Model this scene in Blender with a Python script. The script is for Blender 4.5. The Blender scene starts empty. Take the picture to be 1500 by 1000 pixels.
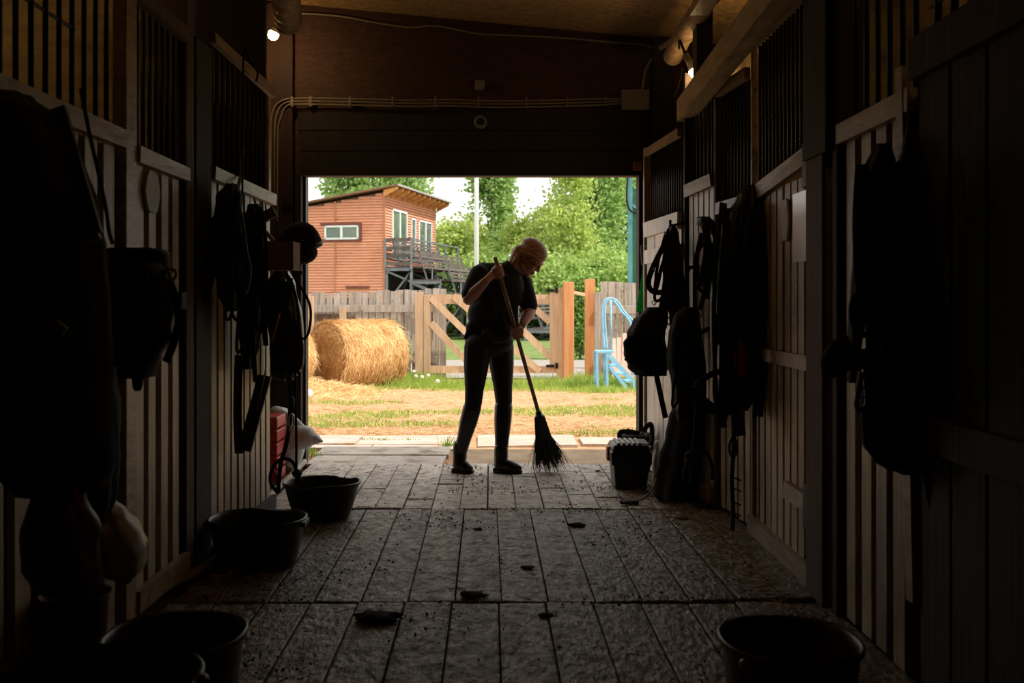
import bpy, bmesh, math, random
import numpy as np
from mathutils import Vector, Matrix, Euler, Quaternion, noise as mnoise

# ------------------------------------------------------------------ camera, light, exposure
F, VX, VY, CH = 1458.0, 735.0, 440.0, 1.15      # focal length in px, vanishing point, camera height
scene = bpy.context.scene
COL = scene.collection
cam_d = bpy.data.cameras.new('camera')
cam = bpy.data.objects.new('camera', cam_d)
COL.objects.link(cam)
cam.location = (0, 0, CH)
cam.rotation_euler = (math.radians(90), 0, 0)
cam_d.sensor_width = 36.0
cam_d.lens = F / 1500 * 36.0
cam_d.shift_x = (750 - VX) / 1500
cam_d.shift_y = (VY - 500) / 1500
cam_d.clip_end = 400
cam_d.clip_start = 0.05
cam_d.dof.use_dof = True
cam_d.dof.focus_distance = 6.7
cam_d.dof.aperture_fstop = 4.5
scene.camera = cam

world = bpy.data.worlds.new('hazy_sky')
scene.world = world
world.use_nodes = True
bg = world.node_tree.nodes['Background']
bg.inputs['Color'].default_value = (0.88, 0.84, 0.82, 1)
bg.inputs['Strength'].default_value = 1.45

sun_d = bpy.data.lights.new('sun', 'SUN')
sun = bpy.data.objects.new('sun', sun_d)
COL.objects.link(sun)
sun_d.energy = 4.0
sun_d.color = (1.0, 0.94, 0.84)
sun_d.angle = 0.012
SUN_DIR = Vector((0.58, -0.20, 0.79)).normalized()
sun.rotation_euler = SUN_DIR.to_track_quat('Z', 'Y').to_euler()
sun.location = (6, -2, 12)

vs = scene.view_settings
vs.view_transform = 'Standard'
vs.look = 'None'
vs.gamma = 1.0
vs.use_curve_mapping = False
vs.exposure = 0.32
scene.cycles.max_bounces = 10
scene.cycles.diffuse_bounces = 6

rng = random.Random(7)
npr = np.random.RandomState(11)

def W(px, py, Y):
    """photo pixel at depth Y -> world point"""
    return Vector(((px - VX) * Y / F, Y, CH + (VY - py) * Y / F))
def onfloor(px, py, z=0.0):
    Y = F * (CH - z) / (py - VY)
    return Vector(((px - VX) * Y / F, Y, z))
def ground_z(Y):
    if Y < 8.4: return -0.02
    if Y < 17: return -0.02 - 0.30 * (Y - 8.4) / 8.6
    return -0.32

# ------------------------------------------------------------------ materials
def lin(c):
    return tuple(((x / 255) / 12.92 if x / 255 <= 0.04045 else ((x / 255 + 0.055) / 1.055) ** 2.4) for x in c)
MATS = {}
def material(name, c1, c2=None, rough=0.7, scale=(8, 8, 8), detail=6, bump=0.0, bump_scale=None,
             rand=0.0, metal=0.0, spec=0.5, sheen=0, c3=None, c3_scale=3.0, c3_lo=0.5, c3_hi=0.65,
             transl=0.0, alpha=1.0, transm=0.0, distortion=0.0, emis=None, estr=0.0, rough3=None):
    """procedural principled material: two-colour stretched noise (grain) + optional patches (c3) + bump"""
    if name in MATS: return MATS[name]
    m = bpy.data.materials.new(name); m.use_nodes = True
    nt = m.node_tree; N = nt.nodes; L = nt.links
    b = N['Principled BSDF']
    c2 = c2 or c1; rough_out = None
    tc = N.new('ShaderNodeTexCoord'); oi = N.new('ShaderNodeObjectInfo')
    add = N.new('ShaderNodeVectorMath'); add.operation = 'MULTIPLY_ADD'
    comb = N.new('ShaderNodeCombineXYZ')
    for k in range(3): L.new(oi.outputs['Random'], comb.inputs[k])
    L.new(comb.outputs[0], add.inputs[0]); add.inputs[1].default_value = (31.7, 17.3, 23.1)
    L.new(tc.outputs['Object'], add.inputs[2])
    mp = N.new('ShaderNodeMapping'); mp.inputs['Scale'].default_value = scale
    L.new(add.outputs[0], mp.inputs['Vector'])
    nz = N.new('ShaderNodeTexNoise'); nz.inputs['Scale'].default_value = 1.0
    nz.inputs['Detail'].default_value = detail; nz.inputs['Roughness'].default_value = 0.65
    nz.inputs['Distortion'].default_value = distortion
    L.new(mp.outputs[0], nz.inputs['Vector'])
    rp = N.new('ShaderNodeValToRGB')
    rp.color_ramp.elements[0].position = 0.32; rp.color_ramp.elements[1].position = 0.68
    rp.color_ramp.elements[0].color = (*lin(c1), 1); rp.color_ramp.elements[1].color = (*lin(c2), 1)
    L.new(nz.outputs['Fac'], rp.inputs[0])
    out = rp.outputs[0]
    if c3:
        n2 = N.new('ShaderNodeTexNoise'); n2.inputs['Scale'].default_value = c3_scale
        n2.inputs['Detail'].default_value = 7; n2.inputs['Roughness'].default_value = 0.7
        L.new(tc.outputs['Object'], n2.inputs['Vector'])
        r2 = N.new('ShaderNodeValToRGB')
        r2.color_ramp.elements[0].position = c3_lo; r2.color_ramp.elements[1].position = c3_hi
        L.new(n2.outputs['Fac'], r2.inputs[0])
        mx = N.new('ShaderNodeMix'); mx.data_type = 'RGBA'
        L.new(r2.outputs[0], mx.inputs[0]); L.new(out, mx.inputs[6]); mx.inputs[7].default_value = (*lin(c3), 1)
        out = mx.outputs[2]
        if rough3 is not None:
            mr = N.new('ShaderNodeMix'); mr.inputs[2].default_value = rough; mr.inputs[3].default_value = rough3
            L.new(r2.outputs[0], mr.inputs[0]); rough_out = mr.outputs[0]
    if rand:
        hs = N.new('ShaderNodeHueSaturation')
        ma = N.new('ShaderNodeMath'); ma.operation = 'MULTIPLY_ADD'
        L.new(oi.outputs['Random'], ma.inputs[0]); ma.inputs[1].default_value = 2 * rand; ma.inputs[2].default_value = 1 - rand
        L.new(ma.outputs[0], hs.inputs['Value']); L.new(out, hs.inputs['Color'])
        out = hs.outputs[0]
    L.new(out, b.inputs['Base Color'])
    b.inputs['Roughness'].default_value = rough
    if rough_out is not None: L.new(rough_out, b.inputs['Roughness'])
    b.inputs['Metallic'].default_value = metal
    b.inputs['Specular IOR Level'].default_value = spec
    b.inputs['Alpha'].default_value = alpha
    b.inputs['Transmission Weight'].default_value = transm
    if sheen: b.inputs['Sheen Weight'].default_value = sheen
    if emis:
        b.inputs['Emission Color'].default_value = (*lin(emis), 1); b.inputs['Emission Strength'].default_value = estr
    if bump:
        bp = N.new('ShaderNodeBump'); bp.inputs['Strength'].default_value = bump; bp.inputs['Distance'].default_value = 0.02
        if bump_scale:
            m3 = N.new('ShaderNodeMapping'); m3.inputs['Scale'].default_value = bump_scale
            L.new(add.outputs[0], m3.inputs['Vector'])
            n3 = N.new('ShaderNodeTexNoise'); n3.inputs['Scale'].default_value = 1.0; n3.inputs['Detail'].default_value = 4
            L.new(m3.outputs[0], n3.inputs['Vector']); L.new(n3.outputs['Fac'], bp.inputs['Height'])
        else:
            L.new(nz.outputs['Fac'], bp.inputs['Height'])
        L.new(bp.outputs[0], b.inputs['Normal'])
    if transl:
        tr = N.new('ShaderNodeBsdfTranslucent'); L.new(out, tr.inputs['Color'])
        ms = N.new('ShaderNodeMixShader'); ms.inputs[0].default_value = transl
        L.new(b.outputs[0], ms.inputs[1]); L.new(tr.outputs[0], ms.inputs[2])
        L.new(ms.outputs[0], N['Material Output'].inputs['Surface'])
    MATS[name] = m
    return m

# ------------------------------------------------------------------ mesh helpers
class MB:
    def __init__(s): s.v = []; s.f = []
    def add(s, verts, faces):
        o = len(s.v); s.v += [tuple(p) for p in verts]; s.f += [tuple(i + o for i in f) for f in faces]; return s
    def bar(s, p0, p1, w, h, up=(0, 0, 1), jit=0.0, taper=1.0):
        """box from p0 to p1; w across (side), h along up"""
        p0 = Vector(p0); p1 = Vector(p1); d = (p1 - p0).normalized(); up = Vector(up)
        if abs(d.dot(up.normalized())) > 0.99: up = Vector((0, 1, 0)) if abs(d.y) < 0.9 else Vector((1, 0, 0))
        sd = d.cross(up).normalized(); u = sd.cross(d).normalized()
        vv = []
        for p, k in ((p0, 1.0), (p1, taper)):
            for a, b in ((-1, -1), (1, -1), (1, 1), (-1, 1)):
                q = p + sd * (a * w / 2 * k) + u * (b * h / 2 * k)
                if jit: q = q + Vector((rng.uniform(-jit, jit), rng.uniform(-jit, jit), rng.uniform(-jit, jit)))
                vv.append(q)
        return s.add(vv, [(3, 2, 1, 0), (4, 5, 6, 7), (0, 1, 5, 4), (1, 2, 6, 5), (2, 3, 7, 6), (3, 0, 4, 7)])
    def box(s, lo, hi):
        x0, y0, z0 = lo; x1, y1, z1 = hi
        vv = [(x0, y0, z0), (x1, y0, z0), (x1, y1, z0), (x0, y1, z0), (x0, y0, z1), (x1, y0, z1), (x1, y1, z1), (x0, y1, z1)]
        return s.add(vv, [(3, 2, 1, 0), (4, 5, 6, 7), (0, 1, 5, 4), (1, 2, 6, 5), (2, 3, 7, 6), (3, 0, 4, 7)])
    def tube(s, pts, r, n=8, closed=False, flat=1.0, flat_axis=(1, 0, 0), cap=True):
        """swept tube; r a number or list; flat<1 squashes the section (strap): flat_axis is the thin direction"""
        pts = [Vector(p) for p in pts]; m = len(pts)
        rs = r if isinstance(r, (list, tuple)) else [r] * m
        prev = None; vv = []
        fa = Vector(flat_axis)
        for i in range(m):
            if closed: t = pts[(i + 1) % m] - pts[i - 1]
            else: t = pts[min(i + 1, m - 1)] - pts[max(i - 1, 0)]
            if t.length < 1e-9: t = Vector((0, 0, 1))
            t.normalize()
            if flat != 1.0:
                a = fa - t * fa.dot(t)
                if a.length < 1e-3: a = t.orthogonal()
                a.normalize()
            else:
                if prev is None: a = t.orthogonal().normalized()
                else:
                    a = prev - t * prev.dot(t)
                    if a.length < 1e-6: a = t.orthogonal()
                    a.normalize()
            prev = a; b = t.cross(a)
            for k in range(n):
                th = 2 * math.pi * k / n
                vv.append(pts[i] + a * (math.cos(th) * rs[i] * flat) + b * (math.sin(th) * rs[i]))
        ff = []
        for i in range(m if closed else m - 1):
            j = (i + 1) % m
            for k in range(n):
                k2 = (k + 1) % n
                ff.append((i * n + k, i * n + k2, j * n + k2, j * n + k))
        if cap and not closed:
            ff.append(tuple(range(n - 1, -1, -1))); ff.append(tuple((m - 1) * n + k for k in range(n)))
        return s.add(vv, ff)
    def rings(s, rings, cap0=True, cap1=True):
        n = len(rings[0]); vv = [p for r in rings for p in r]; ff = []
        for i in range(len(rings) - 1):
            for k in range(n):
                k2 = (k + 1) % n
                ff.append((i * n + k, i * n + k2, (i + 1) * n + k2, (i + 1) * n + k))
        if cap0: ff.append(tuple(range(n - 1, -1, -1)))
        if cap1: ff.append(tuple((len(rings) - 1) * n + k for k in range(n)))
        return s.add(vv, ff)
    def lathe(s, prof, center, n=32, sx=1.0, sy=1.0, M=None, caps=False):
        c = Vector(center); R = []
        for r, z in prof:
            ring = []
            for k in range(n):
                th = 2 * math.pi * k / n
                p = Vector((math.cos(th) * r * sx, math.sin(th) * r * sy, z))
                if M: p = M @ p
                ring.append(c + p)
            R.append(ring)
        return s.rings(R, caps, caps)
    def ell(s, c, r, M=None, nu=16, nv=10):
        c = Vector(c); R = []
        for j in range(1, nv):
            ph = math.pi * j / nv; ring = []
            for k in range(nu):
                th = 2 * math.pi * k / nu
                p = Vector((math.cos(th) * math.sin(ph) * r[0], math.sin(th) * math.sin(ph) * r[1], -math.cos(ph) * r[2]))
                if M: p = M @ p
                ring.append(c + p)
            R.append(ring)
        return s.rings(R)
    def capsule(s, p0, r0, p1, r1, n=14):
        p0 = Vector(p0); p1 = Vector(p1); d = (p1 - p0).normalized(); pts = []; rs = []
        for a in (80, 60, 40, 20):
            pts.append(p0 - d * r0 * math.sin(math.radians(a))); rs.append(r0 * math.cos(math.radians(a)))
        for k in range(5):
            t = k / 4; pts.append(p0.lerp(p1, t)); rs.append(r0 + (r1 - r0) * t)
        for a in (20, 40, 60, 80):
            pts.append(p1 + d * r1 * math.sin(math.radians(a))); rs.append(r1 * math.cos(math.radians(a)))
        return s.tube(pts, rs, n)
    def prism(s, poly, ext):
        """flat polygon (list of points) extruded by vector ext"""
        ext = Vector(ext); a = [Vector(p) for p in poly]; n = len(a)
        return s.add(a + [p + ext for p in a], [tuple(range(n - 1, -1, -1)), tuple(range(n, 2 * n))] +
                     [(k, (k + 1) % n, n + (k + 1) % n, n + k) for k in range(n)])
    def mesh(s, name):
        me = bpy.data.meshes.new(name); me.from_pydata(s.v, [], s.f); me.update(); return me

def link(name, me, mat, parent=None, smooth=False, bevel=0.0):
    o = bpy.data.objects.new(name, me); COL.objects.link(o)
    if mat and not me.materials: me.materials.append(mat)
    if smooth: me.shade_smooth()
    if parent is not None:
        o.parent = parent
        o.matrix_parent_inverse = parent_world(parent).inverted()
    if bevel:
        bv = o.modifiers.new('bevel', 'BEVEL'); bv.width = bevel; bv.segments = 2
    return o
def parent_world(p):
    m = Matrix.Translation(p.location) @ p.rotation_euler.to_matrix().to_4x4()
    if p.parent: m = parent_world(p.parent) @ p.matrix_parent_inverse @ m
    return m
def part(name, mb, mat, parent, smooth=False, label=None, bevel=0.0, kind=None):
    o = link(name, mb.mesh(name), mat, parent, smooth, bevel)
    if label: o['label'] = label
    if kind: o['kind'] = kind
    return o
def thing(name, label, cat, loc, group=None):
    o = bpy.data.objects.new(name, None); COL.objects.link(o); o.location = loc
    o.empty_display_size = 0.1
    o['label'] = label; o['category'] = cat
    if group: o['group'] = group
    return o
def single(name, mb, mat, label, cat, group=None, smooth=False, bevel=0.0, kind=None):
    o = link(name, mb.mesh(name), mat, None, smooth, bevel)
    o['label'] = label; o['category'] = cat
    if group: o['group'] = group
    if kind: o['kind'] = kind
    return o
def structure(name, mb, mat, smooth=False):
    o = link(name, mb.mesh(name), mat, None, smooth); o['kind'] = 'structure'; return o
def spline(pts, n=8):
    """catmull-rom through points"""
    pts = [Vector(p) for p in pts]; P = [pts[0]] + pts + [pts[-1]]; out = []
    for i in range(1, len(P) - 2):
        a, b, c, d = P[i - 1], P[i], P[i + 1], P[i + 2]
        for k in range(n):
            t = k / n
            out.append(0.5 * ((2 * b) + (c - a) * t + (2 * a - 5 * b + 4 * c - d) * t * t + (3 * b - a - 3 * c + d) * t ** 3))
    out.append(pts[-1]); return out
def remesh(name, mb, voxel, smooth_it=6):
    me = mb.mesh(name + '_raw'); o = bpy.data.objects.new(name + '_raw', me); COL.objects.link(o)
    r = o.modifiers.new('r', 'REMESH'); r.mode = 'VOXEL'; r.voxel_size = voxel
    if smooth_it:
        sm = o.modifiers.new('s', 'SMOOTH'); sm.factor = 0.5; sm.iterations = smooth_it
    dg = bpy.context.evaluated_depsgraph_get(); dg.update()
    m2 = bpy.data.meshes.new_from_object(o.evaluated_get(dg), depsgraph=dg)
    m2.name = name
    bpy.data.objects.remove(o); bpy.data.meshes.remove(me)
    m2.shade_smooth()
    return m2
def cloud_quads(centers, size, jitter=0.3, elong=1.0, npr=npr):
    """random oriented leaf rhombs at the given centres (numpy n x 3) -> mesh arrays"""
    n = len(centers)
    u = npr.normal(size=(n, 3)); u /= np.linalg.norm(u, axis=1)[:, None]
    w = npr.normal(size=(n, 3)); v = np.cross(u, w); v /= np.linalg.norm(v, axis=1)[:, None]
    s = size * (1 + jitter * npr.uniform(-1, 1, n))[:, None]
    a = centers - u * s * elong; b = centers + v * s * 0.6; c = centers + u * s * elong; d = centers - v * s * 0.6
    verts = np.stack([a, b, c, d], 1).reshape(-1, 3)
    return verts, n
def quads_mesh(name, verts, nq):
    me = bpy.data.meshes.new(name)
    me.vertices.add(len(verts)); me.vertices.foreach_set('co', verts.astype(np.float32).ravel())
    me.loops.add(nq * 4); me.loops.foreach_set('vertex_index', np.arange(nq * 4, dtype=np.int32))
    me.polygons.add(nq); me.polygons.foreach_set('loop_start', np.arange(0, nq * 4, 4, dtype=np.int32))
    me.polygons.foreach_set('loop_total', np.full(nq, 4, dtype=np.int32))
    me.update(calc_edges=True); me.validate()
    return me
def strands_mesh(name, bases, dirs, width, bend=None):
    """thin flat strands: each one quad from base to base+dir"""
    n = len(bases)
    w = np.cross(dirs, npr.normal(size=(n, 3))); w /= (np.linalg.norm(w, axis=1)[:, None] + 1e-9)
    w = w * width / 2
    tip = bases + dirs
    verts = np.stack([bases - w, bases + w, tip + w * 0.3, tip - w * 0.3], 1).reshape(-1, 3)
    return quads_mesh(name, verts, n)

# palette
WOODZ = (30, 30, 2.5)
m_wallwood = material('stall_plank_wood', (146, 130, 102), (200, 184, 152), rough=0.45, scale=WOODZ, bump=0.25, rand=0.18, c3=(112, 94, 72), c3_scale=2.2, c3_lo=.55, c3_hi=.75)
m_rail = material('stall_rail_wood', (128, 110, 84), (176, 156, 124), rough=0.45, scale=(24, 5, 24), bump=0.25, rand=0.15, c3=(84, 66, 48), c3_scale=6, c3_lo=.55, c3_hi=.7)
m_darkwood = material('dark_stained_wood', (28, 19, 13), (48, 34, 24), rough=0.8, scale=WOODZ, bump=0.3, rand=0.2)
m_post = material('brown_post_wood', (62, 46, 33), (96, 74, 54), rough=0.8, scale=WOODZ, bump=0.3, rand=0.2)
m_backing = material('backing_board', (30, 21, 15), (46, 33, 24), rough=0.9, scale=WOODZ, bump=0.2)
m_floor = material('worn_floor_board', (84, 74, 62), (164, 154, 138), rough=0.52, scale=(30, 14, 20), bump=0.9, rand=0.24, c3=(62, 49, 38), c3_scale=13, c3_lo=.46, c3_hi=.78, bump_scale=(46, 22, 40), rough3=.9, spec=.4)
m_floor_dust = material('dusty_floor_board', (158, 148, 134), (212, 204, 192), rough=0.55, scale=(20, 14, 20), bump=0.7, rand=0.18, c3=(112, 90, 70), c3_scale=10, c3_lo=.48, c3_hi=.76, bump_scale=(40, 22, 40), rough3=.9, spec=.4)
m_dirt = material('packed_dirt', (52, 40, 30), (84, 66, 50), rough=0.95, scale=(9, 9, 9), bump=0.8, bump_scale=(40, 40, 40))
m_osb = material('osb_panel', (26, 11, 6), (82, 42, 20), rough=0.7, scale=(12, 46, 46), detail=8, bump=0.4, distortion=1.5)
m_osb_c = material('osb_ceiling', (84, 54, 27), (236, 190, 124), rough=0.6, scale=(11, 46, 30), detail=8, bump=0.8, distortion=2.5)
m_ply = material('stall_plywood', (136, 116, 82), (176, 156, 116), rough=0.85, scale=(2, 2, 14), bump=0.1, c3=(86, 66, 44), c3_scale=1.2)
m_iron = material('black_iron', (16, 15, 14), (30, 27, 24), rough=0.5, metal=0.6, scale=(30, 30, 30), bump=0.1)
m_greyplastic = material('grey_plastic', (120, 112, 98), (136, 128, 112), rough=0.5, scale=(6, 6, 6))
m_cable = material('grey_cable', (112, 100, 86), (136, 124, 108), rough=0.55, scale=(30, 30, 30))
m_blackcloth = material('black_cloth', (13, 12, 12), (24, 22, 22), rough=0.9, scale=(60, 60, 60), bump=0.15, sheen=0.05)
m_leather = material('black_leather', (14, 11, 9), (28, 22, 18), rough=0.42, scale=(50, 50, 50), bump=0.2)
m_rope = material('dark_rope', (20, 18, 17), (44, 40, 36), rough=0.9, scale=(120, 120, 120), bump=0.4)
m_chrome = material('tarnished_steel', (150, 146, 138), (184, 180, 170), rough=0.3, metal=0.9, scale=(20, 20, 20))

# ------------------------------------------------------------------ barn shell
FARY = 7.05
XL = -1.31
DL, DR, DH = -1.41, 0.99, 2.03      # doorway left, right, height
def ceil_z(x): return 3.11 - 0.095 * x

floor = structure('floor', MB().box((-4, -3, -0.30), (4, FARY + 0.02, -0.045)), m_dirt)
mb = MB()
prof = [(-4, ceil_z(-4)), (4, ceil_z(4)), (4, ceil_z(4) + .09), (-4, ceil_z(-4) + .09)]
mb.prism([(x, -3, z) for x, z in prof], (0, FARY + 3.08, 0))
ceiling = structure('ceiling', mb, m_osb_c)
for k, y in enumerate((5.2, 3.98)):       # seams covered by battens
    part('ceiling_batten', MB().bar((-1.7, y, ceil_z(-1.7) - .012), (1.4, y, ceil_z(1.4) - .012), .06, .024), m_darkwood, ceiling)

wf = MB()
wf.box((-4, FARY, -.3), (DL, FARY + .08, 3.45)); wf.box((DR, FARY, -.3), (4, FARY + .08, 3.05))
wf.prism([(DL, FARY, DH), (DR, FARY, DH), (DR, FARY, ceil_z(DR) + .05), (DL, FARY, ceil_z(DL) + .05)], (0, .08, 0))
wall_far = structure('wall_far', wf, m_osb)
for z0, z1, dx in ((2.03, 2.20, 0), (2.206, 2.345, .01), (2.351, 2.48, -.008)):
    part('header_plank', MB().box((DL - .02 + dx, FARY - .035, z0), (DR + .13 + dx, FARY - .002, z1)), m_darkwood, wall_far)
part('post', MB().box((-1.70, FARY - .06, -.04), (-1.47, FARY - .001, 3.24)), material('red_brown_post', (36, 20, 12), (64, 36, 22), rough=.8, scale=WOODZ, bump=.3), wall_far)
part('jamb_strip', MB().box((-1.455, FARY - .05, -.04), (DL - .002, FARY + .1, DH)), m_darkwood, wall_far)
part('jamb_strip', MB().box((DL - .001, FARY + .02, -.04), (DL + .018, FARY + .11, DH)), m_iron, wall_far)
for x0, x1, m in ((.965, .990, m_darkwood), (.992, 1.020, m_post), (1.022, 1.05, m_darkwood)):
    part('jamb_strip', MB().box((x0, FARY - .03 - x0 * .02, -.04), (x1, FARY + .1, DH + .02)), m, wall_far)
part('post', MB().box((1.06, FARY - .10, -.04), (1.2, FARY - .001, 2.98)), m_darkwood, wall_far)

structure('wall_near', MB().box((-4, -3.1, -.3), (4, -3, 3.6)), m_backing)
structure('wall_outer_left', MB().box((-3.6, -3, -.3), (-3.5, FARY, 3.6)), m_ply)
structure('wall_outer_right', MB().box((3.3, -3, -.3), (3.4, FARY, 3.1)), m_ply)
for k, y in enumerate((1.1, 4.28, 5.57)):
    structure('wall_divider_left_%d' % (k + 1), MB().box((-3.5, y - .02, -.05), (XL - .06, y + .02, 3.2)), m_ply)
for k, y in enumerate((1.1, 3.80, 5.0, 5.95)):
    structure('wall_divider_right_%d' % (k + 1), MB().box((1.36, y - .02, -.05), (3.3, y + .02, 2.75)), m_ply)
structure('wall_recess', MB().box((-2.0, 5.6, -.05), (-1.95, FARY, 3.25)), m_backing)

def v2(a): return Vector((a[0], a[1], 0))
def plank_row(parent, A, B, z0, z1, w, gap, mat, nrm, thick=.022, off=0.0, jitter=.006, name='plank'):
    A = v2(A); B = v2(B); L_ = (B - A).length; d = (B - A) / L_; n = max(1, int(round(L_ / (w + gap))))
    st = L_ / n
    for i in range(n):
        ww = (st - gap) * rng.uniform(.93, 1.0)
        c = A + d * (i + .5) * st + nrm * (off + thick / 2 + rng.uniform(0, .004))
        tilt = rng.uniform(-jitter, jitter)
        p0 = c + Vector((0, 0, z0 + rng.uniform(0, .01))) - d * tilt; p1 = c + Vector((0, 0, z1)) + d * tilt
        part(name, MB().bar(p0, p1, thick, ww, up=d), mat, parent)
def bar_row(parent, A, B, z0, z1, sp, r=.0085, mat=m_iron):
    A = v2(A); B = v2(B); L_ = (B - A).length; n = max(2, int(round(L_ / sp)))
    me = None
    for i in range(n):
        c = A.lerp(B, (i + .5) / n)
        mb = MB().tube([c + Vector((0, 0, z0)), c + Vector((0, 0, z1))], r, 6)
        part('bar', mb, mat, parent, smooth=True)
def rail(parent, A, B, z0, h, nrm, thick=.03, off=.024, mat=m_rail, name='rail', z1=None):
    A = v2(A); B = v2(B); z1 = z0 if z1 is None else z1
    a = A + nrm * (off + thick / 2) + Vector((0, 0, z0 + h / 2)); b = B + nrm * (off + thick / 2) + Vector((0, 0, z1 + h / 2))
    part(name, MB().bar(a, b, thick, h, jit=.003), mat, parent)
def upright(parent, c, w, d, z0, z1, mat=m_post, name='post'):
    part(name, MB().box((c[0] - w / 2, c[1] - d / 2, z0), (c[0] + w / 2, c[1] + d / 2, z1)), mat, parent, bevel=.004)

# ---- left stall front
nL = Vector((1, 0, 0))
wl = MB()
wl.box((XL - .035, 1.1, -.05), (XL - .004, 3.40, 1.66)); wl.box((XL - .035, 4.13, -.05), (XL - .004, 5.56, 1.70))
wl.box((XL - .035, -3, -.05), (XL - .004, 1.1, 3.2)); wl.box((-2.0, 5.53, -.05), (XL - .004, 5.565, 3.25))
wall_left = structure('wall_left', wl, m_backing)
plank_row(wall_left, (XL, 2.30), (XL, 3.34), .03, 1.66, .095, .055, m_wallwood, nL)
rail(wall_left, (XL, 2.2), (XL, 3.34), 1.66, .06, nL)
bar_row(wall_left, (XL, 2.2), (XL, 3.34), 1.70, 2.5, .085)
for z in (1.98, 2.25):
    part('cross_bar', MB().tube([(XL, 2.2, z), (XL, 3.05, z)], .006, 6), m_iron, wall_left)
upright(wall_left, (XL + .02, 3.405), .05, .10, .02, 3.15, m_rail)
upright(wall_left, (XL - .02, 4.06), .12, .10, -.04, 3.2, m_post)
upright(wall_left, (XL - .01, 4.25), .10, .22, -.04, 2.25, m_darkwood)
upright(wall_left, (XL - .05, 4.22), .08, .20, 2.25, 3.2, m_darkwood)
plank_row(wall_left, (XL, 4.385), (XL, 5.54), .06, 1.70, .085, .03, m_wallwood, nL)
rail(wall_left, (XL, 4.37), (XL, 5.55), 1.68, .06, nL)
rail(wall_left, (XL, 4.37), (XL, 5.55), 2.28, .05, nL)
bar_row(wall_left, (XL, 4.42), (XL, 5.52), 1.72, 2.30, .088)
upright(wall_left, (XL - .01, 5.56), .05, .05, 1.7, 2.31, m_rail)
rail(wall_left, (XL, 4.37), (XL, 5.55), -.02, .09, nL, mat=m_darkwood)

# left stall door with oval plaque
d1 = MB().box((XL - .03, 3.46, .05), (XL - .006, 4.00, 1.64))
door_1 = structure('door_1', d1, m_backing)
plank_row(door_1, (XL, 3.47), (XL, 3.99), .10, 1.66, .075, .055, m_wallwood, nL)
rail(door_1, (XL, 3.455), (XL, 4.01), 1.63, .055, nL)
rail(door_1, (XL, 3.455), (XL, 4.01), .06, .08, nL)
rail(door_1, (XL, 3.455), (XL, 4.01), 2.19, .055, nL, mat=m_post)
bar_row(door_1, (XL, 3.47), (XL, 4.0), 1.66, 2.21, .065)
upright(door_1, (XL - .005, 3.455), .03, .03, .06, 2.24, m_rail, 'stile')
upright(door_1, (XL - .005, 4.005), .03, .03, .06, 2.24, m_post, 'stile')

# ---- right stall front (polyline in plan)
def rpt(i): return [(1.27, 1.1), (1.27, 2.95), (1.27, 3.62), (1.27, 3.72), (1.27, 3.96), (1.27, 4.93), (1.22, 5.45), (1.20, 5.50), (1.13, 5.90), (1.10, 5.95), (1.02, 6.80)][i]
def nrm_of(A, B):
    d = v2(B) - v2(A); d.normalize(); return Vector((-d.y, d.x, 0))
wr = MB()
def back_panel(A, B, z0, z1):
    n = nrm_of(A, B)
    a = v2(A) - n * .02; b = v2(B) - n * .02
    wr.bar(a + Vector((0, 0, (z0 + z1) / 2)), b + Vector((0, 0, (z0 + z1) / 2)), .03, z1 - z0)
back_panel(rpt(0), rpt(2), -.05, 1.78)
back_panel(rpt(5), rpt(6), -.05, 1.64)
back_panel(rpt(9), (1.0, 7.02), -.05, 1.62)
back_panel((1.27, -3), rpt(0), -.05, 2.9)
wall_right = structure('wall_right', wr, m_backing)
nR = Vector((-1, 0, 0))
# near wide dark boards
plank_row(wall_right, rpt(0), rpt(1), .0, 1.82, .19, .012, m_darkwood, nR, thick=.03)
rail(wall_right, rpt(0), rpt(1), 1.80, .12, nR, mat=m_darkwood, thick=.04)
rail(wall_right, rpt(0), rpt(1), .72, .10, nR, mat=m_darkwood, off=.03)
bar_row(wall_right, (1.27, 1.9), rpt(1), 1.9, 2.75, .11, r=.012)
part('cross_bar', MB().tube([(1.27, 1.9, 2.02), (1.27, 2.95, 2.02)], .007, 6), m_iron, wall_right)
# light leaning batten
part('batten', MB().bar((1.235, 2.98, .25), (1.225, 3.04, 1.86), .03, .05, up=(0, 1, 0)), m_rail, wall_right)
plank_row(wall_right, (1.27, 3.05), (1.27, 3.62), .0, 1.74, .085, .05, m_wallwood, nR)
rail(wall_right, (1.27, 2.98), (1.27, 3.62), 1.72, .07, nR)
bar_row(wall_right, (1.27, 3.0), (1.27, 3.62), 1.78, 2.75, .10, r=.010)
upright(wall_right, (1.25, 3.83), .10, .20, -.04, 1.70, m_post)
upright(wall_right, (1.27, 3.80), .16, .28, 1.70, 2.8, m_darkwood)
upright(wall_right, (1.25, 3.65), .06, .05, -.04, 2.6, m_darkwood)
# section behind the dark tack
nB = nrm_of(rpt(5), rpt(6))
plank_row(wall_right, (1.27, 4.99), rpt(6), .02, 1.64, .08, .022, m_wallwood, nB)
rail(wall_right, (1.27, 4.99), rpt(6), 1.62, .06, nB)
rail(wall_right, (1.27, 4.99), rpt(6), 2.26, .06, nB)
bar_row(wall_right, (1.268, 5.0), rpt(6), 1.66, 2.28, .05)
upright(wall_right, (1.275, 4.965), .05, .05, -.03, 2.37, m_rail)
upright(wall_right, (1.20, 5.475), .06, .05, -.04, 2.45, m_post)
upright(wall_right, (1.12, 5.925), .07, .05, -.04, 2.5, m_darkwood)
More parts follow.
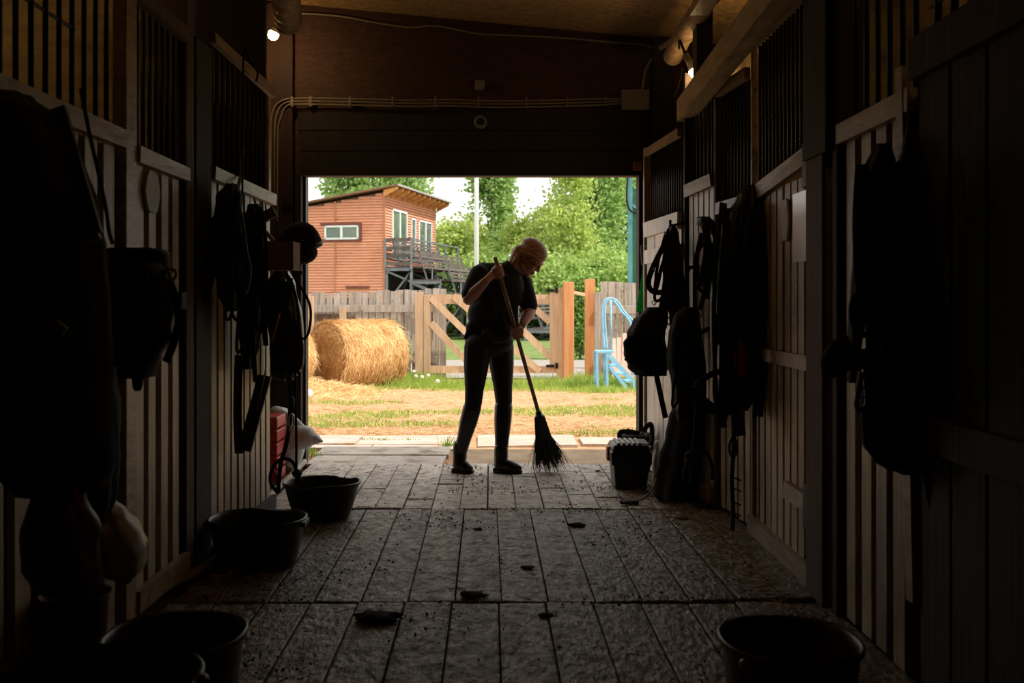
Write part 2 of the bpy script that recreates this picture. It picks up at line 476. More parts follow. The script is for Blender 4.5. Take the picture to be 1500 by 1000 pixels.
# far pale board panel with grill above
nF = nrm_of(rpt(9), rpt(10))
m_paleboard = material('pale_grey_board', (190, 186, 178), (230, 226, 216), rough=.45, scale=(14, 14, 3), bump=.3, rand=.08, c3=(104, 90, 74), c3_scale=5, c3_lo=.58, c3_hi=.72)
plank_row(wall_right, rpt(9), rpt(10), .0, 1.60, .20, .006, m_paleboard, nF, thick=.025)
rail(wall_right, rpt(9), rpt(10), 1.58, .10, nF, mat=m_paleboard)
rail(wall_right, rpt(9), rpt(10), 1.40, .09, nF, mat=m_paleboard, off=.026, thick=.02)
rail(wall_right, rpt(9), rpt(10), 2.13, .05, nF)
bar_row(wall_right, rpt(9), rpt(10), 1.66, 2.16, .055)
upright(wall_right, (1.0, 6.84), .05, .05, -.04, 2.2, m_rail)
# overhead beam and loose planks along the right side
beam = MB().bar((1.10, 6.0, 2.29), (1.10, 2.6, 2.45), .09, .13)
o = structure('trim_1', beam, m_rail)
o = structure('trim_2', MB().bar((1.0, 5.05, 2.62), (1.0, 2.8, 2.66), .09, .05), m_rail)
upright(wall_right, (1.13, 5.6), .09, .12, 2.36, 2.99, m_darkwood)
upright(wall_right, (1.2, 4.55), .05, .08, 2.42, 2.97, m_post)

# right stall door with paper sheet
d2 = MB().box((1.275, 3.97, .12), (1.30, 4.92, 1.66))
door_2 = structure('door_2', d2, m_backing)
plank_row(door_2, (1.27, 3.98), (1.27, 4.92), .06, 1.66, .078, .022, m_wallwood, nR)
rail(door_2, (1.27, 3.96), (1.27, 4.94), 1.70, .075, nR, z1=1.62)
rail(door_2, (1.27, 3.96), (1.27, 4.94), .865, .062, nR)
rail(door_2, (1.27, 3.96), (1.27, 4.94), .005, .085, nR)
rail(door_2, (1.27, 3.96), (1.27, 4.30), .30, .07, nR, name='short_batten')
rail(door_2, (1.27, 3.96), (1.27, 4.94), 2.38, .05, nR)
bar_row(door_2, (1.27, 4.0), (1.27, 4.92), 1.70, 2.40, .062)
for z in (1.84, 2.02, 2.2):
    part('cross_bar', MB().tube([(1.275, 3.98, z), (1.275, 4.93, z)], .005, 6), m_iron, door_2)
upright(door_2, (1.255, 4.945), .03, .025, .01, 2.40, m_rail, 'stile')
part('latch', MB().box((1.205, 3.93, 1.60), (1.235, 4.0, 1.78)), m_iron, door_2, bevel=.004)
part('latch', MB().box((1.205, 3.90, .24), (1.235, 3.99, .42)), m_iron, door_2, bevel=.004)
# narrow stall door between posts
nD = nrm_of(rpt(7), rpt(8))
a7, a8 = rpt(7), rpt(8)
door_3 = structure('door_3', MB().bar(v2(a7) - nD * .02 + Vector((0, 0, .93)), v2(a8) - nD * .02 + Vector((0, 0, .93)), .025, 1.70), m_backing)
plank_row(door_3, a7, a8, .06, 1.78, .06, .02, m_paleboard, nD)
rail(door_3, a7, a8, 1.78, .07, nD, z1=1.76)
rail(door_3, a7, a8, .03, .09, nD)
bar_row(door_3, a7, a8, 1.85, 2.35, .06)
part('hinge', MB().box((1.10, 5.62, .30), (1.14, 5.66, .55)), m_iron, door_3)
part('latch', MB().tube([(1.15, 5.72, 1.34), (1.08, 5.72, 1.34), (1.06, 5.72, 1.30)], .012, 8), m_iron, door_3)

# ---- floor boards
def fboards(y0, y1, x0, x1, w, mat, ystag=0, skew=0.0, lift=.0, ref=0.0):
    n = int(round((x1 - x0) / w)); w = (x1 - x0) / n
    for i in range(n):
        xa = x0 + i * w + rng.uniform(.001, .004); xb = x0 + (i + 1) * w - rng.uniform(.002, .006)
        cuts = [y0, y1]
        if ystag:
            cuts = [y0] + sorted(rng.uniform(y0 + .25, y1 - .25) for _ in range(ystag)) + [y1]
        for a, b in zip(cuts[:-1], cuts[1:]):
            a2 = a + rng.uniform(.0, .012); b2 = b - rng.uniform(0, .010)
            z0 = rng.uniform(-.008, 0.0); z1 = rng.uniform(-.008, 0.0)
            if lift and rng.random() < .22: z0 += rng.uniform(.4, 1) * lift
            s0 = skew * (a2 - ref); s1 = skew * (b2 - ref); e = .006
            mb = MB()
            top = [(xa + s0, a2, z0), (xb + s0, a2, z0 + rng.uniform(-.003, .003)), (xb + s1, b2, z1), (xa + s1, b2, z1)]
            mid = []
            cx = sum(p[0] for p in top) / 4; cy = sum(p[1] for p in top) / 4
            inner = [(p[0] + (e if p[0] < cx else -e), p[1] + (e if p[1] < cy else -e), p[2] + .003) for p in top]
            bot = [(p[0], p[1], -.05) for p in top]
            mb.add(bot + top + inner, [(0, 1, 5, 4), (1, 2, 6, 5), (2, 3, 7, 6), (3, 0, 4, 7), (4, 5, 9, 8), (5, 6, 10, 9), (6, 7, 11, 10), (7, 4, 8, 11), (8, 9, 10, 11)])
            part('floor_board', mb, mat, floor)
fboards(1.6, 3.80, -1.27, 1.25, .185, m_floor, skew=-.012, ref=3.8)
fboards(3.81, 5.50, -1.29, 1.24, .177, m_floor, skew=-.0158, lift=.022, ref=5.5)
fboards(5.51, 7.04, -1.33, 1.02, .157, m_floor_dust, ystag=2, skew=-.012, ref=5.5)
m_slab = material('threshold_concrete', (168, 160, 148), (208, 198, 184), rough=.85, scale=(5, 9, 5), bump=.3, c3=(122, 102, 82), c3_scale=4, c3_lo=.5, c3_hi=.7, bump_scale=(30, 30, 30))

# ------------------------------------------------------------------ yard
yard_n = 60
m_yard = material('straw_strewn_yard', (160, 118, 80), (206, 164, 122), rough=.95, scale=(5, 9, 5), detail=8, bump=.6, bump_scale=(30, 30, 30),
                  c3=(132, 128, 70), c3_scale=.85, c3_lo=.58, c3_hi=.74)
mb = MB(); R = []
ys = [7.1, 7.6, 8.4, 9.5, 11, 13, 15, 17, 19, 21]
xs = [-14, -8, -5, -3, -1.5, 0, 1.5, 3, 5, 8, 14]
vv = [(x, y, ground_z(y) - .02 * (y < 8.5)) for y in ys for x in xs]
nx = len(xs)
mb.add(vv, [(j * nx + i, j * nx + i + 1, (j + 1) * nx + i + 1, (j + 1) * nx + i) for j in range(len(ys) - 1) for i in range(nx - 1)])
structure('ground', mb, m_yard)
m_lawn = material('green_meadow', (74, 98, 40), (122, 140, 66), rough=.95, scale=(3, 3, 3), detail=8, bump=.5, bump_scale=(20, 20, 20))
structure('meadow', MB().add([(-60, 21, -.33), (60, 21, -.33), (120, 160, -.33), (-120, 160, -.33)], [(0, 1, 2, 3)]), m_lawn)
structure('meadow_side', MB().add([(-60, 7.2, -.40), (-14, 7.2, -.06), (-14, 21, -.34), (-60, 21, -.33)], [(0, 1, 2, 3)]).add([(14, 7.2, -.06), (60, 7.2, -.4), (60, 21, -.33), (14, 21, -.34)], [(0, 1, 2, 3)]), m_lawn)
m_gravel = material('grey_gravel_path', (128, 122, 114), (162, 156, 148), rough=.95, scale=(14, 14, 14), bump=.4)
structure('gravel_path', MB().add([(-4, 18.6, -.30), (12, 18.6, -.30), (12, 24.5, -.31), (-4, 24.5, -.31)], [(0, 1, 2, 3)]), m_gravel)
# threshold and concrete apron
th = structure('threshold', MB().box((DL - .05, 7.05, -.2), (1.05, 7.12, -.028)), m_dirt)
for x0, x1, y0, y1, z in ((-1.39, -.42, 7.06, 7.47, -.012), (-1.40, -.40, 7.48, 7.86, -.004)):
    part('slab', MB().bar((x0, (y0 + y1) / 2, z - .03), (x1, (y0 + y1) / 2, z - .03), y1 - y0, .06, jit=.006), m_slab, th)
for x0, x1, y0, y1, z in ((-.30, 1.02, 7.06, 7.30, -.014), (-.30, 1.05, 7.31, 7.92, -.035)):
    part('slab', MB().bar((x0, (y0 + y1) / 2, z - .03), (x1, (y0 + y1) / 2, z - .03), y1 - y0, .06, jit=.006), material('sandy_slab', (146, 124, 98), (182, 158, 128), rough=.95, scale=(5, 5, 5), bump=.4, bump_scale=(30, 30, 30)), th)
m_apron = material('pink_concrete', (176, 156, 142), (204, 186, 172), rough=.9, scale=(4, 7, 4), bump=.3, c3=(196, 162, 122), c3_scale=2.5, c3_lo=.55, c3_hi=.7, bump_scale=(30, 30, 30))
ap = structure('apron', MB().box((-2.6, 7.88, -.3), (2.6, 8.02, -.042)), m_dirt)
for x0, x1, y0, y1 in ((-2.5, -1.05, 7.88, 8.10), (-1.04, -.38, 7.88, 8.10), (-2.5, -1.2, 8.12, 8.62), (-1.19, -.36, 8.12, 8.62), (-.20, .62, 8.05, 8.66), (.66, 1.5, 8.10, 8.52), (1.52, 2.5, 8.0, 8.5)):
    part('slab', MB().bar((x0, (y0 + y1) / 2, -.045), (x1, (y0 + y1) / 2, -.045), y1 - y0, .05, jit=.008), m_apron, ap)

# grass blades, patches and border (nobody could count them)
m_grass = material('grass_blades', (112, 150, 50), (182, 204, 100), rough=.8, scale=(6, 6, 6), transl=.4)
m_drygrass = material('dry_grass_blades', (184, 144, 98), (226, 192, 144), rough=.9, scale=(2, 2, 2), transl=.2)
def in_patch(x, y):
    return mnoise.noise(Vector((x * .55, y * .9, 3.3))) + .5 * mnoise.noise(Vector((x * 1.7, y * 2.1, 8.1)))
gb = []; gd = []; db = []; dd = []
def blade(lst, dl, x, y, h):
    lst.append((x, y, ground_z(y) - .01)); dl.append((rng.gauss(0, .35) * h, rng.gauss(0, .35) * h, h))
for _ in range(36000):
    y = rng.uniform(8.7, 17.8); x = rng.uniform(-.24, .2) * y * 1.0
    p = in_patch(x, y)
    edge = max(0, (y - 14.6) / 3.2)
    if y < 9.4: edge = -.25
    if p + edge * .9 > .30: blade(gb, gd, x, y, rng.uniform(.02, .055) + .07 * max(0, edge) * rng.random())
    elif rng.random() < .22: blade(db, dd, x, y, rng.uniform(.008, .025))
for _ in range(11000):          # tall border along gate, bale and fence
    y = rng.uniform(16.3, 18.6); x = rng.uniform(-3.8, 3.6)
    if -1.3 < x < 1.2 and y > 17.4: continue
    k = rng.random(); blade(gb, gd, x, y, rng.uniform(.06, .22) * (1.0 if in_patch(x * 2, y * 2) > -.1 else .5))
for (px, py, n, h) in ((905, 565, 700, .22), (838, 566, 500, .17), (612, 558, 700, .2), (880, 578, 500, .14), (560, 556, 400, .22), (505, 556, 300, .25)):
    for _ in range(n):
        c = onfloor(px, py, -.30); blade(gb, gd, c.x + rng.gauss(0, .25), c.y + rng.gauss(0, .2), rng.uniform(.4, 1) * h)
for (px, py) in ((540, 643), (560, 644), (598, 644), (655, 652), (441, 665), (458, 668)):
    c = onfloor(px, py, -.02)
    for _ in range(26): blade(gb, gd, c.x + rng.gauss(0, .05), c.y + rng.gauss(0, .015), rng.uniform(.02, .06) * (1.6 if px in (655, 441, 458) else .5))
me = strands_mesh('yard_grass', np.array(gb), np.array(gd), .012)
o = link('yard_grass', me, m_grass); o['kind'] = 'stuff'; o['label'] = 'green grass growing in patches and along the fence in the yard'; o['category'] = 'grass'
for _ in range(9000):
    y = 8.7 + 9 * rng.random() ** 1.5; x = rng.uniform(-.24, .2) * y
    db.append((x, y, ground_z(y) + .004)); a = rng.uniform(0, 6.28); l = rng.uniform(.03, .10)
    dd.append((math.cos(a) * l, math.sin(a) * l, rng.uniform(-.002, .012)))
me = strands_mesh('scattered_straw', np.array(db), np.array(dd), .007)
o = link('scattered_straw', me, m_drygrass); o['kind'] = 'stuff'; o['label'] = 'dry straw strewn thinly over the sunlit yard'; o['category'] = 'straw'

# dandelion seed heads
m_seed = material('dandelion_fluff', (226, 222, 210), (246, 244, 238), rough=.9, transl=.3)
m_stem = material('dandelion_stem', (120, 140, 60), rough=.7)
for k, (px, py) in enumerate(((606, 544), (609, 551), (618, 552), (627, 550), (639, 530), (641, 558), (798, 541), (803, 537), (809, 540))):
    g = onfloor(px, py + 12, -.30); top = W(px, py, g.y)
    where = ('beside the hay bale end', 'low by the hay bale end', 'left of the gate post', 'in front of the gate post', 'tallest by the gate post', 'in the grass below the gate', 'left of three at the gate hinge', 'tallest of three at the gate hinge', 'right of three at the gate hinge')[k]
    t = thing('dandelion', 'white dandelion seed head ' + where, 'dandelion', (top.x, g.y, -.31), 'dandelion clocks along the fence')
    part('stem', MB().tube([(top.x + .01, g.y, -.32), (top.x, g.y, top.z)], .004, 5), m_stem, t)
    part('seed_head', MB().ell(top, (.035, .035, .032), nu=10, nv=7), m_seed, t, smooth=True)

# ---- weathered fence, gate, posts
FY = 18.3
m_grey = material('weathered_fence_wood', (140, 130, 120), (188, 178, 166), rough=.85, scale=(26, 26, 2), bump=.5, rand=.16, c3=(112, 88, 66), c3_scale=3.2, c3_lo=.58, c3_hi=.72)
m_new = material('pale_new_timber', (176, 144, 112), (206, 178, 146), rough=.8, scale=(20, 20, 1.6), bump=.3, rand=.10)
m_orange = material('fresh_orange_timber', (190, 128, 78), (212, 154, 102), rough=.75, scale=(20, 20, 1.4), bump=.25, rand=.05, c3=(150, 88, 44), c3_scale=7, c3_lo=.66, c3_hi=.74)
def pick_row(parent, px0, px1, ytop0, ytop1, wpx, Y, mat=m_grey, zbot=-.30):
    n = int(round((px1 - px0) / wpx)); st = (px1 - px0) / n
    for i in range(n):
        pc = px0 + (i + .5) * st; yt = ytop0 + (ytop1 - ytop0) * (i + .5) / n
        c = W(pc, yt, Y); w = st * Y / F * rng.uniform(.82, .99); z1 = c.z + rng.uniform(-.025, .025)
        t = rng.uniform(-.012, .012); yy = Y + rng.uniform(0, .025)
        part('picket', MB().bar((c.x - t, yy, zbot), (c.x + t, yy, z1), .022, w, up=(1, 0, 0), jit=.004), mat, parent)
fence = thing('board_fence', 'weathered grey board fence behind the round hay bale', 'fence', W(530, 560, FY + .3) , None)
pick_row(fence, 447, 654, 430, 423, 10.4, FY + .30)
for z in (1.0, .05):
    part('fence_rail', MB().bar((W(440, 0, FY + .22).x, FY + .22, z), (W(640, 0, FY + .22).x, FY + .22, z), .04, .13, jit=.004), m_grey, fence)
upright(fence, (W(453, 0, FY - .1).x, FY - .1), .15, .12, -.32, W(0, 434, FY).z, m_new)
upright(fence, (W(502, 0, FY + .14).x, FY + .14), .12, .10, -.32, W(0, 451, FY).z, m_new)
part('fence_rail', MB().bar((W(460, 465, FY).x, FY + .12, W(0, 465, FY).z), (W(495, 465, FY).x, FY + .12, W(0, 465, FY).z), .04, .13), m_post, fence)

gpost = thing('gate_post', 'pale timber gate post of two planks beside the hay bale', 'post', (W(618, 0, FY).x, FY, -.32))
for px, w, yt in ((614, 11.5, 428), (625.5, 9.5, 432)):
    part('plank', MB().box((W(px - w / 2, 0, FY).x, FY - .05, -.33), (W(px + w / 2, 0, FY).x, FY + .05, W(0, yt, FY).z)), m_new, gpost, bevel=.006)
gate = thing('timber_gate', 'wide pale timber gate with slanted boards behind the sweeping person', 'gate', (W(720, 0, FY).x, FY, -.2))
GX0, GX1 = W(630.5, 0, FY).x, W(826, 0, FY).x
def gz(py): return W(0, py, FY).z
part('gate_rail', MB().box((GX0, FY - .02, gz(445)), (W(806, 0, FY).x, FY + .03, gz(431))), m_new, gate)
part('gate_rail', MB().box((GX0, FY - .02, gz(546)), (W(818, 0, FY).x, FY + .03, gz(536))), m_new, gate)
for px, w, a, b in ((810, 9.5, 428, 538), (820, 10.5, 421, 559)):
    part('gate_stile', MB().box((W(px - w / 2, 0, FY).x, FY - .06, gz(b)), (W(px + w / 2, 0, FY).x, FY - .015, gz(a))), m_new, gate)
for (x0, y0, x1, y1) in ((631, 473, 699, 545), (631, 436, 742, 545), (664, 433, 791, 544), (713, 433, 806, 523), (762, 433, 806, 472)):
    a = W(x0, y0, FY - .045); b = W(x1, y1, FY - .045)
    part('slanted_board', MB().bar(a, b, .028, .12, up=(0, 0, 1), jit=.003), m_new, gate)
for yt in (425, 535):
    h_ = part('hinge', MB().box((W(800, 0, FY - .07).x, FY - .08, gz(yt + 2.5)), (W(812, 0, FY - .07).x, FY - .065, gz(yt - 1.5))).box((W(813, 0, FY).x, FY - .09, gz(yt + 4)), (W(817, 0, FY).x, FY - .065, gz(yt - 4))), m_iron, gate)
for k, (px, w, yt, yb, lab) in enumerate(((833, 15, 413, 562, 'orange square timber post beside the gate hinges'), (864, 14, 409, 553, 'taller orange square timber post standing alone right of the gate'))):
    Y = FY - .1 if k == 0 else FY + .35
    single('timber_post', MB().box((W(px - w / 2, 0, Y).x, Y - .09, -.33), (W(px + w / 2, 0, Y).x, Y + .09, W(0, yt, Y).z)), m_orange, lab, 'post', 'orange timber posts', bevel=.008)
single('cross_pole', MB().bar(W(840, 428, FY + .1), W(858, 432, FY + .3), .05, .06), m_new, 'short pale pole joining the two orange posts', 'pole')
fence2 = thing('board_fence', 'weathered grey board fence behind the blue steps', 'fence', (W(905, 0, FY + .3).x, FY + .3, -.32))
pick_row(fence2, 879, 960, 414, 412, 11.5, FY + .3)
for z in (.98, .02):
    part('fence_rail', MB().bar((W(876, 0, FY + .22).x, FY + .22, z), (W(962, 0, FY + .22).x, FY + .22, z), .04, .14, jit=.004), m_grey, fence2)
upright(fence2, (W(875.5, 0, FY + .1).x, FY + .1), .12, .12, -.32, W(0, 428, FY).z, m_grey)

# ---- blue mounting steps
m_blue = material('light_blue_paint', (112, 178, 214), (142, 202, 232), rough=.5, scale=(8, 8, 8), c3=(168, 196, 206), c3_scale=9, c3_lo=.6, c3_hi=.7)
SY = 16.0
st = thing('mounting_steps', 'light blue metal mounting steps with curved handrail', 'steps', (W(900, 0, SY).x, SY, ground_z(SY)))
gzS = ground_z(SY)
def S(px, py, dy=0): 
    p = W(px, py, SY); return Vector((p.x, SY + dy, p.z))
for dy in (0, .42):
    part('leg', MB().bar(S(875.5, 573, dy) * 1, S(874.5, 517, dy), .035, .035), m_blue, st)
    part('leg', MB().bar(S(890, 573, dy), S(889, 517, dy), .035, .035), m_blue, st)
    part('side_rail', MB().bar(S(890, 517, dy), S(928, 558, dy), .03, .06), m_blue, st)
    part('side_rail', MB().bar(S(893, 536, dy), S(921, 572, dy), .03, .05), m_blue, st)
    part('leg', MB().bar(S(928, 556, dy), S(929, 573, dy), .03, .035), m_blue, st)
part('platform', MB().bar(S(874, 515.5, .21), S(899, 515.5, .21), .46, .03), m_blue, st)
for px, py in ((901, 536), (912, 548), (922, 559)):
    part('tread', MB().bar(S(px - 6, py, .21), S(px + 6, py, .21), .44, .02), m_blue, st)
for dy in (0.0, .42):
    part('handrail', MB().tube(spline([S(889, 512, dy), S(886.5, 470, dy), S(886.5, 450, dy), S(890, 440, dy), S(896, 437, dy), S(904, 441, dy), S(915, 457, dy), S(930, 480, dy), S(931, 552, dy)], 6), .017, 8), m_blue, st, smooth=True)
part('handrail_post', MB().tube([S(897, 513, .1), S(895.5, 438, .1)], .016, 8), m_blue, st, smooth=True)

# ---- pale planks behind the steps, small litter
ps = thing('plank_stack', 'pinkish broken planks leaning behind the blue steps', 'planks', (W(915, 0, 17.6).x, 17.6, ground_z(17.6)))
m_pink = material('pinkish_plank', (196, 156, 140), (220, 184, 168), rough=.85, scale=(20, 20, 3), rand=.1)
for k in range(7):
    px = 900 + k * 6; part('plank', MB().bar((W(px, 0, 17.5).x, 17.45, -.33), (W(px + rng.uniform(-3, 5), 0, 17.7).x, 17.75, W(0, 492 + rng.uniform(-4, 10), 17.7).z), .02, .085, up=(1, 0, 0)), m_pink, ps)
lp = onfloor(452, 583, -.12)
mbl = MB().ell(lp + Vector((0, 0, .05)), (.05, .045, .07), Matrix.Rotation(.6, 3, 'Y'), 12, 8)
single('plastic_scrap', mbl, material('white_scrap', (226, 222, 216), (240, 238, 232), rough=.5), 'small white plastic scrap lying on the yard by the left jamb', 'litter', smooth=True)
# ---- hay bale
m_hay = material('hay', (190, 146, 90), (232, 198, 142), rough=.95, scale=(14, 30, 30), detail=8, bump=.8, bump_scale=(60, 60, 60))
m_haystrand = material('hay_strands', (208, 166, 106), (250, 226, 174), rough=.9, scale=(3, 3, 3), transl=.2)
m_hay_shaded_end = material('hay_shaded_end', (150, 106, 58), (204, 160, 102), rough=.95, scale=(20, 20, 20), detail=8, bump=.8)  # same hay, darkened: shade of the end turned from the sun is in the colour
def bale(center, rad, length, ang, label, strands, name='hay_bale'):
    t = thing(name, label, 'hay bale', (center.x, center.y, center.z - rad), 'round hay bales')
    R_ = Matrix.Rotation(ang, 4, 'Z'); M = Matrix.Translation(center) @ R_
    mb = MB(); n = 40; rings = []
    for i in range(15):
        u = i / 14 - .5; rr = rad * (1 - .06 * (abs(u) * 2) ** 6)
        ring = []
        for k in range(n):
            th = 2 * math.pi * k / n
            q = rr * (1 + .025 * mnoise.noise(Vector((u * 6, math.cos(th) * 3, math.sin(th) * 3)))) * (1 - .05 * max(0, -math.sin(th)) ** 3)
            ring.append(M @ Vector((u * length, math.cos(th) * q, math.sin(th) * q)))
        rings.append(ring)
    # end faces, slightly domed
    def endrings(u, s):
        out = []
        for fr, dx in ((.93, .03), (.7, .05), (.4, .06), (.12, .065)):
            out.append([M @ Vector((u * length + s * dx, math.cos(2 * math.pi * k / n) * rad * fr, math.sin(2 * math.pi * k / n) * rad * fr)) for k in range(n)])
        return out
    part('bale_body', mb.rings(rings + endrings(.5, 1)), m_hay, t, smooth=True)
    part('end_face', MB().rings([rings[0]] + endrings(-.5, -1), False, True), m_hay_shaded_end, t, smooth=True)
    B = []; D = []
    for _ in range(strands):
        th = rng.uniform(0, 6.283); u = rng.uniform(-.5, .5); q = rad * rng.uniform(.985, 1.02)
        p = M @ Vector((u * length, math.cos(th) * q, math.sin(th) * q)); l = rng.uniform(.06, .22)
        a = rng.gauss(0, .5)
        tang = Vector((math.sin(a), -math.sin(th) * math.cos(a), math.cos(th) * math.cos(a))) + Vector((0, math.cos(th), math.sin(th))) * rng.uniform(-.08, .22)
        B.append(p); D.append((R_ @ tang) * l)
    o = link('straw_strands', strands_mesh('straw_strands', np.array([tuple(b) for b in B]), np.array([tuple(d) for d in D]), .011), m_haystrand, t); o['kind'] = 'stuff'
    B = []; D = []
    for _ in range(strands // 3):
        th = rng.uniform(0, 6.283); q = rad * math.sqrt(rng.random())
        p = M @ Vector((-.5 * length - .055 + .06 * (q / rad) ** 3, math.cos(th) * q, math.sin(th) * q)); l = rng.uniform(.05, .25)
        a = rng.gauss(0, .45)
        tang = Vector((rng.uniform(-.25, .05), -math.sin(th) * math.cos(a) + math.cos(th) * math.sin(a), math.cos(th) * math.cos(a) + math.sin(th) * math.sin(a)))
        B.append(p); D.append((R_ @ tang) * l)
    me = strands_mesh('straw_strands', np.array([tuple(b) for b in B]), np.array([tuple(d) for d in D]), .009)
    o = link('end_strands', me, m_hay_shaded_end, t); o['kind'] = 'stuff'
    return t
bc = W(525, 512, 16.9)
bale(Vector((bc.x, 16.9, ground_z(16.9) + .55)), .56, 1.28, math.radians(44), 'golden round hay bale lying in front of the grey fence', 9000)
bc2 = W(404, 515, 16.0)
bale(Vector((bc2.x, 16.0, ground_z(16) + .5)), .52, .8, math.radians(60), 'second hay bale mostly hidden behind the left door jamb', 2500)
B = []; D = []
for _ in range(7000):
    px = 445 + abs(rng.gauss(0, 45)); y = 15.3 + rng.gauss(0, .75); x = (px - VX) * y / F
    hgt = max(0, .22 * (1 - (px - 445) / 120)) * math.exp(-((y - 15.4) / .7) ** 2)
    B.append((x, y, ground_z(y) + hgt * rng.random())); a = rng.uniform(0, 6.28); l = rng.uniform(.05, .2)
    D.append((math.cos(a) * l, math.sin(a) * l, rng.uniform(-.03, .07)))
me = strands_mesh('loose_hay', np.array(B), np.array(D), .012)
o = link('loose_hay', me, m_haystrand); o['kind'] = 'stuff'; o['label'] = 'heap of loose hay spilled at the foot of the bale'; o['category'] = 'hay'

# ------------------------------------------------------------------ building beyond the fence
BU = Vector((.241, 1, 0)).normalized()          # along the receding facade
BN = Vector((BU.y, -BU.x, 0))                   # its outward normal (to the right)
BO = Vector(((563 - VX) * 38 / F, 38, 0))       # near corner
UP = Vector((0, 0, 1))
def bp(n, u, z): return BO + BN * n + BU * u + UP * z
m_siding = material('terracotta_siding', (204, 138, 108), (226, 162, 130), rough=.7, scale=(3, 3, 20), bump=.15, rand=.07)
m_trim = material('siding_trim', (176, 112, 84), (196, 130, 98), rough=.7)
m_raft = material('orange_rafter', (206, 130, 66), (232, 164, 96), rough=.7, scale=(6, 6, 6), rand=.08)
m_roof = material('brown_roof_edge', (120, 84, 66), (146, 106, 84), rough=.7)
m_white = material('white_window_frame', (226, 228, 230), (240, 242, 244), rough=.4)
m_pane = material('window_glass', (58, 76, 66), (112, 130, 112), rough=.06, scale=(.7, .7, .7), spec=.8)
m_steel0 = material('grey_drip_edge', (150, 146, 142), (170, 166, 162), rough=.5)
bld = thing('siding_building', 'terracotta clad two storey building with sloping roof behind the fence', 'building', bp(0, 0, -.35))
wallm = MB(); LW = 8.0; RW = 6.4; EZ = 5.02
def rz(n): return 5.30 + .155 * n              # underside of roof, n along BN
poly = [bp(0, 0, -.4), bp(-LW, 0, -.4), bp(-LW, 0, rz(-LW)), bp(0, 0, rz(0))]
wallm.prism(poly, BU * RW)
part('wall', wallm, material('dark_sheathing', (92, 60, 48), (108, 72, 58), rough=.8), bld)
rowh = .108
k = 0; z = 1.25
while z < 5.25:
    # frontal facade rows end where the roof slope cuts them
    nmin = max(-LW, (z + rowh - 5.30) / .155) if z + rowh > rz(-LW) else -LW
    if nmin < -.3:
        for a, b in ((nmin, -2.03), (-1.97, -.05)) if nmin < -2.3 else ((nmin, -.06),):
            part('siding_board', MB().add([bp(a, -.012, z + rowh - .012), bp(b, -.012, z + rowh - .012), bp(b, -.05, z + .012), bp(a, -.05, z + .012), bp(a, 0, z + rowh), bp(b, 0, z + rowh), bp(b, 0, z), bp(a, 0, z)],
                 [(0, 3, 2, 1), (0, 1, 5, 4), (3, 7, 6, 2), (0, 4, 7, 3), (1, 2, 6, 5)]), m_siding, bld)
    if z < 5.15:
        part('siding_board', MB().add([bp(.012, .06, z + rowh - .012), bp(.012, RW - .05, z + rowh - .012), bp(.05, RW - .05, z + .012), bp(.05, .06, z + .012), bp(0, .06, z + rowh), bp(0, RW - .05, z + rowh), bp(0, RW - .05, z), bp(0, .06, z)],
             [(0, 3, 2, 1), (0, 1, 5, 4), (3, 7, 6, 2), (0, 4, 7, 3), (1, 2, 6, 5)]), m_siding, bld)
    z += rowh; k += 1
part('corner_trim', MB().bar(bp(0, -.01, 1.0), bp(0, -.01, rz(0) - .02), .09, .09, up=BU), m_trim, bld)
for za, zb in ((1.0, 3.42), (4.13, rz(-2) - .02)):
    part('seam_trim', MB().bar(bp(-2.0, -.03, za), bp(-2.0, -.03, zb), .07, .05, up=BU), m_trim, bld)
part('corner_trim', MB().bar(bp(.0, RW, 1.0), bp(0, RW, 5.2), .09, .09, up=BU), m_trim, bld)
ra = [bp(.62, -.28, rz(.62) + .10), bp(-LW - .4, -.28, rz(-LW - .4) + .10), bp(-LW - .4, -.28, rz(-LW - .4) + .16), bp(.62, -.28, rz(.62) + .16)]
part('roof', MB().prism(ra, BU * (RW + .75)), m_roof, bld)
part('fascia', MB().bar(bp(.64, -.28, rz(.64) + .13), bp(.64, RW + .47, rz(.64) + .13), .03, .07), m_steel0, bld)
for i in range(11):
    u = -.12 + i * (RW + .4) / 10
    part('rafter', MB().add([bp(.58, u - .03, rz(.58) + .09), bp(.58, u + .06, rz(.58) + .09), bp(.58, u + .06, rz(.58) - .01), bp(.58, u - .03, rz(.58) - .01), bp(.02, u - .03, rz(0) + .06), bp(.02, u + .06, rz(0) + .06), bp(.02, u + .06, rz(0) - .20), bp(.02, u - .03, rz(0) - .20)],
         [(0, 3, 2, 1), (4, 5, 6, 7), (0, 1, 5, 4), (3, 7, 6, 2), (0, 4, 7, 3), (1, 2, 6, 5)]), m_raft, bld)
